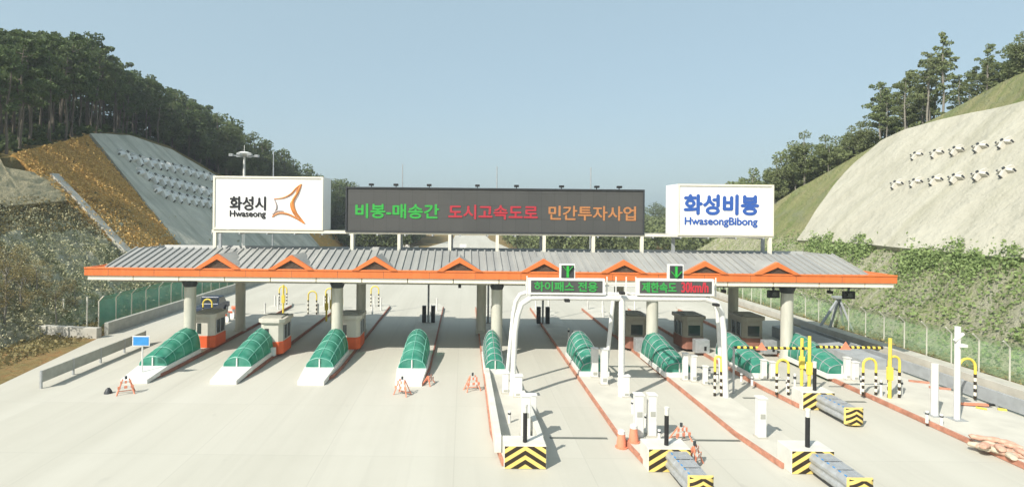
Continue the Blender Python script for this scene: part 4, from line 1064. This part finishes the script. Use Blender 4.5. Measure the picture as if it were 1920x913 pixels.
# slots across the hi-pass lanes
for (pa, pb, lb) in (((1030, 819), (1140, 823), 'in the lane right of the middle island'), ((1300, 823), (1390, 828), 'in the lane between the two foremost blocks with cushions'), ((1392, 745), (1440, 747), 'beyond the white cabinet in the next lane'), ((1576, 752), (1625, 754), 'in the lane right of the far chevron block')):
    a, c = G(*pa), G(*pb); y = (a[1] + c[1]) / 2
    b = MB(); b.box(a[0], c[0], y - .10, y + .10, -.05, .012); tag(b.build('lane_slot', 'slot'), 'dark steel slot across the concrete %s' % lb, 'lane slot', 'axle slots across the lanes')

# ---------------------------------------------------------------- small equipment on islands
def post_box(name, px, pb, pt, wpx, mname, label, cat, grp=None, z=.22, dep=None, cap=None, win=None):
    x, y = G(px, pb, z); h = (pb - pt) / F * y; w_ = wpx / F * y; dep = dep or w_
    r = thing(name, label, cat, (x, y, z), grp)
    b = MB(); b.box(x - w_ / 2, x + w_ / 2, y, y + dep, z, z + h); b.build('cabinet_body', mname, r, bevel=min(.03, w_ * .2))
    b = MB(); b.box(x - w_ / 2 - .03, x + w_ / 2 + .03, y - .03, y + dep + .03, z + h, z + h + .05); b.build('lid', cap or mname, r)
    if win:
        b = MB(); b.box(x - w_ * .3, x + w_ * .3, y - .015, y, z + h * win[0], z + h * win[1]); b.build('door_panel', 'greyrail', r)
    b = MB(); b.box(x - w_ / 2 - .05, x + w_ / 2 + .05, y - .05, y + dep + .05, z - .0, z + .06); b.build('plinth', 'concrete', r)
    return r
EQ = [(1083, 652, 622, 12, 'white cabinet left of the stair cover right of the middle island'), (1116, 708, 655, 12, 'taller left white cabinet at the foot of the stair cover by the gantry'),
      (1134, 722, 656, 12, 'taller right white cabinet at the foot of the stair cover by the gantry'), (1175, 745, 706, 12, 'white cabinet right behind the gantry middle post'),
      (1199, 821, 742, 16, 'left one of the two tall white cabinets behind the foremost chevron block'), (1224, 819, 742, 15, 'right one of the two tall white cabinets behind the foremost chevron block'),
      (1286, 714, 664, 9, 'white cabinet against the third stair cover from the middle'), (1302, 716, 668, 9, 'white cabinet just right of the seventh stair cover'),
      (1324, 722, 688, 8, 'short white cabinet left of the striped guard by the gantry right leg'), (1430, 822, 748, 15, 'lone tall white cabinet in the open lane area right of the gantry'),
      (1434, 712, 676, 9, 'white cabinet at the foot of the eighth stair cover'), (1450, 712, 680, 9, 'white cabinet left of the leaning striped guard'),
      (1591, 712, 672, 9, 'white cabinet at the foot of the rightmost stair cover'), (1606, 714, 680, 10, 'white cabinet between rightmost stair cover and striped guard'),
      (948, 738, 700, 12, 'small white box left of the gantry left leg'), (972, 745, 706, 15, 'white equipment box at the gantry left leg foot'),
      (986, 832, 744, 17, 'tall white cabinet behind the post on the middle chevron block'), (1000, 778, 742, 12, 'short white box behind the tall cabinet on the middle island')]
for k, (px, pb, pt, w_, lb) in enumerate(EQ):
    if px == 986: pb = 822
    post_box('equipment_cabinet', px, pb, pt, w_, 'white', lb, 'cabinet', 'white equipment cabinets on the toll islands', z=.22 if px != 1430 else .22, win=((.5, .62) if k in (4, 5, 9, 16) else (.1, .2)))
# thin white bollards and sensors
SEN = [(1330, 704, 690), (1345, 712, 698), (1066, 640, 615), (1390, 715, 700), (1410, 722, 706), (1211, 800, 776), (1236, 824, 805), (955, 792, 770), (1012, 846, 822), (1160, 722, 700), (1186, 774, 750), (1476, 735, 712), (1490, 735, 700), (1615, 738, 708), (1652, 742, 712), (1690, 740, 712), (1738, 792, 770), (1765, 796, 776)]
for k, (px, pb, pt) in enumerate(SEN):
    x, y = G(px, pb, .22); h = (pb - pt) / F * y
    lb = 'short pale sensor bollard on an island, %s' % ('between gantry legs' if 950 < px < 1362 else 'near the striped yellow guards')
    r = thing('sensor_bollard', lb, 'bollard', (x, y, .22), 'sensor bollards between gantry legs' if 950 < px < 1362 else 'sensor bollards near the striped guards')
    b = MB(); b.tube([(x, y, .22), (x, y, .22 + h)], .07, 10); b.build('bollard_tube', 'white', r, smooth=True)
    b = MB(); b.tube([(x, y - .0, .22 + h * .72), (x, y, .22 + h * .86)], .078, 10); b.build('band', 'dark', r)
for px, pb, pt, rr, lb in ((1794, 786, 612, .13, 'tall thick white pole right of the wide lane'), (1752, 778, 682, .16, 'shorter white pole left of the tall one at right')):
    x, y = G(px, pb, .22); h = (pb - pt) / F * y
    r = thing('white_pole', lb, 'pole', (x, y, .22), None)
    b = MB(); b.tube([(x, y, .2), (x, y, .22 + h)], rr, 14); b.build('pole_tube', 'white', r, smooth=True)
    b = MB(); b.box(x - .3, x + .3, y - .3, y + .3, .2, .26); b.build('base_plate', 'steel', r)
    if px == 1794: b = MB(); b.bar((x - .25, y - .1, h - .45), (x + .2, y - .1, h - .1), .1); b.box(x - .05, x + .33, y - .2, y + .1, h - .75, h - .62); b.build('bracket', 'white', r)

# ---------------------------------------------------------------- striped guard hoops and yellow poles
def hoop(x, y, w_, h_, label, grp, z=.22, s=1.0):
    r = thing('guard_hoop', label, 'guard hoop', (x, y, z), grp)
    def arc(z_): pass
    zt = z + h_ - w_ / 2
    tp = [(x - w_ / 2, y, z + h_ * .62)] + [(x - w_ / 2 * math.cos(math.pi * k / 12), y, zt + w_ / 2 * math.sin(math.pi * k / 12)) for k in range(13)] + [(x + w_ / 2, y, z + h_ * .62)]
    b = MB(); b.tube(tp, .065, 10); b.build('yellow_arch', 'yellow', r, smooth=True)
    for sx in (-1, 1):
        n = 7; b = MB(); X_ = x + sx * w_ / 2
        for k in range(n):
            b.tube([(X_, y, z + h_ * .62 * k / n), (X_, y, z + h_ * .62 * (k + 1) / n)], .068, 10, mi=k % 2, caps=False)
        b.build('striped_leg', ['blockb', 'cream'], r, smooth=True)
    return r
for px, pb, pt, wpx, lb in ((1346, 742, 668, 12, 'striped yellow hoop beside the gantry right leg'), (1467, 740, 674, 22, 'striped yellow hoop left of the paired yellow poles'),
                            (1630, 740, 672, 24, 'striped yellow hoop between the paired and the single yellow pole'), (1676, 745, 668, 20, 'striped yellow hoop behind the single yellow pole'),
                            (1813, 748, 672, 30, 'rightmost striped yellow hoop beside the tall white pole')):
    x, y = G(px, pb, .22); hoop(x, y, wpx / F * y, (pb - pt) / F * y, lb, 'striped hoops right of the gantry')
ypole = []
for px, pb, pt, lb in ((1503, 722, 634, 'left one of the paired tall yellow poles'), (1517, 735, 630, 'right one of the paired tall yellow poles'), (1668, 746, 634, 'single tall yellow pole right of the rightmost stair cover')):
    x, y = G(px, pb, .22); h = (pb - pt) / F * y
    r = thing('yellow_pole', lb, 'pole', (x, y, .22), 'tall yellow poles'); b = MB(); b.tube([(x, y, .2), (x, y, .22 + h)], .085, 12); b.build('pole_tube', 'yellow', r, smooth=True)
    b = MB(); b.bar((x, y, 1.2), (x + .0, y - .0, 1.9), .26, .2); b.build('sleeve', 'yellow', r, bevel=.02); ypole.append((x, y, h))
def striped_bar(p0, p1, label, plate):
    p0, p1 = Vector(p0), Vector(p1); c = (p0 + p1) / 2
    r = thing('height_bar', label, 'barrier bar', tuple(p0), 'striped bars across the right lanes'); b = MB(); n = 25
    for k in range(n): b.tube([p0.lerp(p1, k / n), p0.lerp(p1, (k + 1) / n)], .075, 8, mi=k % 2, caps=k in (0, n - 1))
    b.build('striped_tube', ['blockb', 'yellow'], r)
    q = p0.lerp(p1, plate); b = MB(); b.prism([(q.x - .3, q.z - .1), (q.x + .3, q.z - .1), (q.x, q.z + .34)], q.y - .13, q.y - .09); b.build('warning_plate', 'coneor', r)
z_ = 2.72
striped_bar(W(1376, 651, 31.3), (ypole[0][0] - .1, 31.3, W(1500, 653, 31.3)[2]), 'yellow and black striped bar left of the paired yellow poles', .35)
striped_bar((ypole[1][0] + .1, 30.5, W(1522, 650, 30.5)[2]), (ypole[2][0] - .1, 30.5, W(1660, 652, 30.5)[2]), 'yellow and black striped bar between paired and single yellow poles', .42)
xx, yy, zz = W(1376, 651, 31.3); r = thing('bar_stand', 'slim pale post holding the left end of the striped bar', 'post', (xx, yy, 0)); b = MB(); b.tube([(xx, yy, 0), (xx, yy, zz + .05)], .06, 8); b.build('post_tube', 'steel', r, smooth=True)
# far ends of the left islands: hoops, poles, bollards
for k, (x, y, hh, lb) in enumerate(((-19.0, 58.5, 1.9, 'far yellow hoop at the back end of the leftmost island'), (-13.6, 56.5, 2.0, 'far yellow hoop at the back end of the second island'),
                                     (-14.4, 53.0, 2.2, 'far yellow hoop behind the sunlit booth'), (-9.2, 57.8, 2.1, 'far yellow hoop at the back end of the third island'), (-22.8, 49.5, 1.9, 'far yellow hoop behind the leftmost booth'))):
    hoop(x, y, .8, hh, lb, 'yellow hoops behind the canopy at left')
for k, (px, pb, pt, lb) in enumerate(((531, 588, 532, 'far yellow pole behind the sunlit booth'), (612, 600, 548, 'far yellow pole left of the second front column'), (622, 604, 536, 'far yellow pole hard against the second front column'), (640, 590, 540, 'far yellow pole right of the second front column'))):
    x, y = G(px, pb, .1); h = (pb - pt) / F * y; r = thing('yellow_pole', lb, 'pole', (x, y, .0), 'far yellow poles behind the canopy')
    b = MB(); b.tube([(x, y, 0), (x, y, h)], .09, 10); b.build('pole_tube', 'yellow', r, smooth=True); b = MB(); b.bar((x, y, h * .4), (x, y, h * .65), .3, .24); b.build('sleeve', 'yellow', r)
far = [(i, x + dx, y, h) for i, x in enumerate(IX) for dx, y, h in ((-.5, 57.5, 1.1), (.5, 55.5, 1.3), (.0, 53.2, 1.0))] 
for i, x, y, h in far:
    if i == 8: continue
    r = thing('bollard', 'slim white bollard at the far end of an island, behind the %s' % ('left booths' if i < 3 else 'canopy middle' if i < 6 else 'right booths'), 'bollard', (x, y, .22), 'far white bollards behind the %s' % ('left booths' if i < 3 else 'canopy middle' if i < 6 else 'right booths'))
    b = MB(); b.tube([(x, y, .2), (x, y, .22 + h)], .085, 10); b.build('bollard_tube', 'white', r, smooth=True)
for k, i in enumerate((3, 4, 5)):                           # dark back-side equipment
    x = IX[i] + (-.1, -.2, -1.0)[k]; y = 49.5
    r = thing('control_cabinet', 'dark cabinet in canopy shade behind the %s stair cover' % ('fourth', 'middle', 'sixth')[k], 'cabinet', (x, y, .22), 'dark cabinets in the canopy shade')
    for dx in (-.45, .35): b = MB(); b.box(x + dx, x + dx + .35, y, y + .4, .22, 1.7); b.build('cabinet_body', 'dark', r, bevel=.02)
    b = MB(); b.tube([(x + .1, y + .2, .22), (x + .1, y + .2, 3.6)], .09, 10); b.build('mast_pole', 'bluegrey', r)

# ---------------------------------------------------------------- fences and barriers
def fence(X, sgn, ys, hgt, pm, mm, label, base=0.05):
    r = thing('mesh_fence', label, 'fence', (X, ys[0], 0)); 
    for k, y in enumerate(ys):
        b = MB(); b.tube([(X, y, base - .1), (X, y, hgt * .84), (X - sgn * .42, y, hgt + .02)], .05, 6); b.build('post', pm, r, smooth=True)
        if k + 1 < len(ys):
            y2 = ys[k + 1]; b = MB(); b.add([(X, y, base), (X, y2, base), (X, y2, hgt * .84), (X, y, hgt * .84), (X - sgn * .4, y, hgt), (X - sgn * .4, y2, hgt)], [(0, 1, 2, 3), (3, 2, 5, 4)])
            b.build('mesh_panel', mm, r)
fence(-30.6, -1, [46.6 + 2.3 * k for k in range(26)], 2.75, 'cream', 'meshL', 'tall green mesh fence with pale cranked posts at left')
fence(33.8, 1, [24 + 2.05 * k for k in range(38)], 2.45, 'column', 'meshR', 'pale mesh fence with cranked posts along the foot of the right slope')
for px, pb, pt, lb in ((163, 622, 556, 'lone pale fence post at the left end of the green fence'), (119, 612, 560, 'lone thin fence post in the scrub left of the green fence')):
    x, y = G(px, pb); tag((lambda b: (b.tube([(x, y, 0), (x, y, (pb - pt) / F * y)], .06, 6), b.build('fence_post', 'cream', loc=(x, y, 0)))[1])(MB()), lb, 'post')
def barrier(pts, z0, z1, th, mm, name, label, cat, posts=None):
    r = thing(name, label, cat, (pts[0][0], pts[0][1], 0)); b = MB()
    for a, c in zip(pts[:-1], pts[1:]):
        d = Vector((c[0] - a[0], c[1] - a[1], 0)).normalized() * .0
        b.bar((a[0], a[1], (z0 + z1) / 2), (c[0], c[1], (z0 + z1) / 2), th, z1 - z0)
    b.build('rail_face', mm, r, bevel=.02)
    L = [Vector((x, y, 0)) for x, y in pts]
    if posts:
        for a, c in zip(L[:-1], L[1:]):
            n = max(1, int((c - a).length / posts))
            for k in range(n + 1):
                q = a.lerp(c, k / n); p_ = MB(); p_.box(q.x - .05, q.x + .05, q.y - .05, q.y + .05, -.05, z1 + .02); p_.build('post', 'steel', r)
a, c = G(77, 728), G(272, 645)
barrier([a, c], .32, .98, .08, 'greyrail', 'guard_rail', 'grey box guard rail starting at the left foreground', 'guard rail', 2.4)
a, c = G(195, 640), G(352, 583)
barrier([(-28.6, 44.5), (-28.4, 60), (-28.2, 78), (-20.2, 110), (-12.3, 150)], -.1, .95, .35, 'greyrail', 'concrete_barrier', 'long grey barrier wall before the green fence at left', 'barrier')
barrier([(28.4, 46.5), (28.4, 23), (28.2, 8)], .12, .85, .12, 'bluegrey', 'guard_rail', 'long grey guard rail along the right edge of the plaza', 'guard rail', 2.0)
barrier([(31.0, 10), (31.0, 46), (31.0, 78), (22.5, 110), (14.4, 150)], -.1, .55, .28, 'concrete', 'low_wall', 'low pale concrete wall along the right plaza edge', 'wall')
b = MB(); p0, p1 = G(28, 632), G(178, 636); b.bar((p0[0], p0[1] + 1, .35), (p1[0], p1[1] + .5, .35), .5, .9); tag(b.build('low_wall', 'concrete', loc=(p0[0], p0[1], 0), bevel=.04), 'low whitish stone wall on the left verge behind the soil', 'wall')
# steel A-frame behind canopy right end
Yt = 49; ap = W(1573, 558, Yt); r = thing('steel_trestle', 'grey steel trestle frame standing behind the right canopy end', 'steel frame', (ap[0], Yt, 0))
for px, yy in ((1532, Yt - .5), (1600, Yt - .5), (1556, Yt + 1), (1582, Yt + 1)):
    b = MB(); b.bar((W(px, 600, yy)[0], yy, 0), (ap[0], Yt, ap[2]), .16); b.build('leg', 'bluegrey', r)
b = MB(); b.box(ap[0] - .4, ap[0] + .4, Yt - .4, Yt + .4, ap[2] - .05, ap[2] + .12); b.build('top_plate', 'steel', r)
# slanted dark blue sheet roof of the underpass stair behind it
r = thing('ramp_cover', 'blue grey metal ramp cover in the shade right of the last column', 'ramp cover', (27, 44, 0))
b = MB(); q0, q1 = (25.4, 45.6), (26.4, 36.5)
b.add([(q0[0], q0[1], 0), (q0[0], q0[1], 1.0), (q0[0] + 1.5, q0[1], 1.15), (q0[0] + 1.5, q0[1], 0), (q1[0], q1[1], 0), (q1[0], q1[1], .55), (q1[0] + 1.5, q1[1], .7), (q1[0] + 1.5, q1[1], 0)],
      [(0, 1, 2, 3), (4, 7, 6, 5), (1, 5, 6, 2), (0, 4, 5, 1), (3, 2, 6, 7)]); b.build('sheet_cover', 'bluegrey', r)
# blue sign
x, y = G(267, 700, .3); r = thing('blue_sign', 'small blank blue sign on a white post at the leftmost stair cover', 'sign', (x, y - .0, .2))
xs, _, z_ = W(265, 639, y); b = MB(); b.box(xs - .52, xs + .52, y - .03, y, z_ - .31, z_ + .31); b.build('sign_backing', 'white', r, bevel=.02)
b = MB(); b.box(xs - .46, xs + .46, y - .04, y - .032, z_ - .25, z_ + .25); b.build('sign_face', 'blue', r)
b = MB(); b.tube([(xs + .05, y + .04, .2), (xs + .05, y + .04, z_ + .2)], .045, 8); b.build('sign_post', 'white', r)
# ---------------------------------------------------------------- barricades, drums, bags
def barricade(px, pb, h, label, rz, z=0.0):
    x, y = G(px, pb, z); r = thing('folding_barricade', label, 'barricade', (x, y, z), 'folding barricades on the plaza'); 
    b = MB(); b.bar((x - .42, y - .22, z), (x - .15, y, z + h), .05); b.bar((x + .42, y - .22, z), (x + .15, y, z + h), .05); b.build('front_frame', 'coneor', r)
    b = MB(); b.bar((x - .42, y + .3, z), (x - .15, y + .02, z + h), .05); b.bar((x + .42, y + .3, z), (x + .15, y + .02, z + h), .05); b.bar((x - .4, y + .27, z + .1), (x + .4, y + .27, z + .1), .04); b.build('rear_frame', 'coneor', r)
    for k in range(2):
        b = MB(); zz = z + h * (.42 + .32 * k); wv = .38 - .12 * k
        for q in range(5): b.box(x - wv + q * wv * .4, x - wv + (q + 1) * wv * .4, y - .17 + .07 * k, y - .14 + .07 * k, zz, zz + .14, q % 2)
        b.build('striped_board', ['coneor', 'white'], r)
    b = MB(); b.tube([(x, y, z + h), (x, y, z + h + .16)], .06, 8); b.build('warning_lamp', 'dark', r)
    r.rotation_euler = (0, 0, rz)
for px, pb, h, lb, rz in ((236, 738, .95, 'orange barricade beside the nose of the leftmost island', .5), (754, 740, 1.0, 'orange barricade before the nose of the fourth island', -.5),
                          (886, 732, 1.0, 'orange barricade alone in the lane left of the middle island', .35), (804, 720, .6, 'small orange barricade at the kerb of the fourth island', 1.3),
                          (1302, 872, .95, 'orange barricade right behind the left foremost cushion block', .9), (1277, 826, .75, 'small orange barricade behind the left foremost chevron block', .3)):
    barricade(px, pb, h * .85, lb, rz, 0.0)
for px, pb, lb in ((1165, 834, 'orange plastic drum on the kerb line, left one of the pair'), (1188, 833, 'orange plastic drum on the island, right one of the pair')):
    x, y = G(px, pb, .1); z = .0 if px == 1165 else .22
    r = thing('traffic_drum', lb, 'traffic drum', (x, y, z), 'orange drums by the kerb')
    b = MB(); b.tube([(x, y, z), (x, y, z + .3), (x, y, z + .32), (x, y, z + .6)], [.21, .19, .18, .16], 16); b.build('drum_body', 'coneor', r, smooth=True)
    b = MB(); b.tube([(x, y, z + .6), (x, y, z + .72), (x, y, z + .78)], [.16, .15, .07], 16); b.build('drum_top', 'white', r, smooth=True)
    b = MB(); b.tube([(x, y, z), (x, y, z + .05)], .27, 12); b.build('foot', 'coneor', r)
x, y = G(203, 737); b = MB(); b.tube([(x, y, 0), (x, y, .08), (x, y, .22), (x, y, .3)], [.22, .2, .13, .06], 10); tag(b.build('sandbag', 'dark', loc=(x, y, 0), smooth=True), 'small dark weight on the ground left of the nearest barricade', 'weight')
rb = random.Random(5)
for k in range(22):
    px = 1830 + k * 4.4 + rb.uniform(-2, 2); pb = 833 + k * 1.1 + rb.uniform(-9, 9); x, y = G(px, pb, .22); z = .22 + (.16 if k % 3 == 1 else 0)
    b = MB(); a = rb.uniform(0, 3); n = 7; L = []; rs = []
    for q in range(n):
        t = q / (n - 1) - .5; L.append((x + math.cos(a) * t * .56, y + math.sin(a) * t * .56, z + .12 + rb.uniform(-.02, .02))); rs.append(.04 + .14 * math.sin(math.pi * (q + .6) / (n + .2)) ** .45 * rb.uniform(.8, 1.1))
    b.tube(L, rs, 9); o = b.build('sandbag', 'sandbag' if k % 3 else 'sand', loc=(x, y, z), smooth=True); o.scale = (1, 1, .7)
    tag(o, 'limp %s bag in the heap on the kerb at lower right' % ('pinkish' if k % 3 else 'cream'), 'sandbag', 'pinkish bags in the heap' if k % 3 else 'cream bags in the heap')
x, y = G(1830, 762, .22); r = thing('fallen_barrier', 'orange board lying by the rightmost striped hoop', 'barrier', (x, y, .22))
b = MB(); b.bar((x - .7, y + .25, .30), (x + .55, y - .05, .34), .22, .08); b.build('board', 'coneor', r); b = MB(); b.bar((x + .55, y - .05, .34), (x + .85, y - .1, .36), .14, .1); b.build('end_piece', 'black', r)
b = MB(); b.bar((x - .2, y - .2, .27), (x + .1, y - .5, .27), .12, .06); b.bar((x + .7, y - .45, .27), (x + 1.0, y - .6, .27), .16, .08); b.build('yellow_clamp', 'yellow', r)
for px, py, lb in ((1723, 717, 'left of the shorter white pole'), (1762, 729, 'between the two white poles')):
    x, y = G(px, py, .22); b = MB(); b.bar((x - .45, y + .2, .28), (x + .45, y - .2, .28), .12, .1); tag(b.build('kerb_piece', 'kerborange', loc=(x, y, .22)), 'short orange kerb piece lying %s' % lb, 'kerb piece')
# small dark pickup truck behind the leftmost booth
x, y = -24.3, 53.5
r = thing('pickup_truck', 'dark blue pickup truck parked behind the leftmost booth', 'truck', (x, y, 0))
b = MB(); b.prismx([(y - 2.2, .45), (y - 2.2, 1.0), (y - .3, 1.05), (y - .2, 1.75), (y + .9, 1.75), (y + 1.5, 1.1), (y + 2.3, .95), (y + 2.3, .45)], x - .85, x + .85); b.build('body', 'carpaint', r, bevel=.06)
b = MB(); b.prismx([(y - .26, 1.12), (y - .20, 1.66), (y + .85, 1.66), (y + 1.32, 1.15)], x - .865, x + .865); b.box(x - .7, x + .7, y - .29, y - .25, 1.15, 1.62); b.build('window', 'glass', r)
for sx in (-1, 1):
    for yy in (y - 1.4, y + 1.4):
        b = MB(); b.tube([(x + sx * .72, yy, .36), (x + sx * .92, yy, .36)], .36, 16); w_ = b.build('wheel', 'black', r); b = MB(); b.tube([(x + sx * .925, yy, .36), (x + sx * .935, yy, .36)], .2, 12); b.build('rim', 'steel', w_)
    b = MB(); b.box(x + sx * .6 - .12, x + sx * .6 + .12, y - 2.23, y - 2.19, .75, .93); b.build('tail_light', 'boothred', r)
for k, (px, py, lb) in enumerate(((430, 597, 'nearer the dark column'), (444, 590, 'beside the kerb line'), (420, 603, 'next to the leftmost booth roof'))):
    x, y = G(px, py); r = thing('plastic_barrier', 'red and white plastic barrier behind the leftmost booth, %s' % lb, 'barrier', (x, y, 0), 'red and white barriers behind the booth')
    b = MB(); b.prismx([(y - .25, 0), (y - .1, .5), (y - .08, .85), (y + .08, .85), (y + .1, .5), (y + .25, 0)], x - .5, x + .5, 0); b.build('barrier_body', 'coneor' if k % 2 else 'white', r, bevel=.02)
    b = MB(); b.box(x - .3, x + .3, y - .13, y + .13, .55, .7); b.build('reflector', 'boothred', r)
# signs and wall along the far road
for px, py, lb in ((762, 465, 'left of the road beyond the canopy'), (868, 464, 'above the road beyond the canopy')):
    x, y, z = W(px, py, 150); r = thing('road_sign', 'small white sign board far %s' % lb, 'sign', (x, y, 0), 'far white signs'); b = MB(); b.box(x - .9, x + .9, y, y + .1, z - .8, z + .9); b.build('sign_face', 'white', r)
    b = MB(); b.tube([(x, y + .1, -.1), (x, y + .1, z)], .09, 6); b.build('sign_post', 'steel', r)
print('trees', nL, nR, 'objects', len(bpy.data.objects))

# ---------------------------------------------------------------- hazy air
b = MB(); b.box(-420, 420, -60, 420, -2.2, 60); hz_o = b.build('haze', 'ground', loc=(0, 0, 0)); tag(hz_o, kind='stuff')
hm = bpy.data.materials.new('haze_air'); hm.use_nodes = True; hn = hm.node_tree; hn.nodes.clear()
pv = hn.nodes.new('ShaderNodeVolumePrincipled'); pv.inputs['Color'].default_value = (.86, .92, 1.0, 1); pv.inputs['Density'].default_value = 0.00055; pv.inputs['Anisotropy'].default_value = 0.1
ho = hn.nodes.new('ShaderNodeOutputMaterial'); hn.links.new(pv.outputs[0], ho.inputs['Volume']); hz_o.data.materials.clear(); hz_o.data.materials.append(hm)
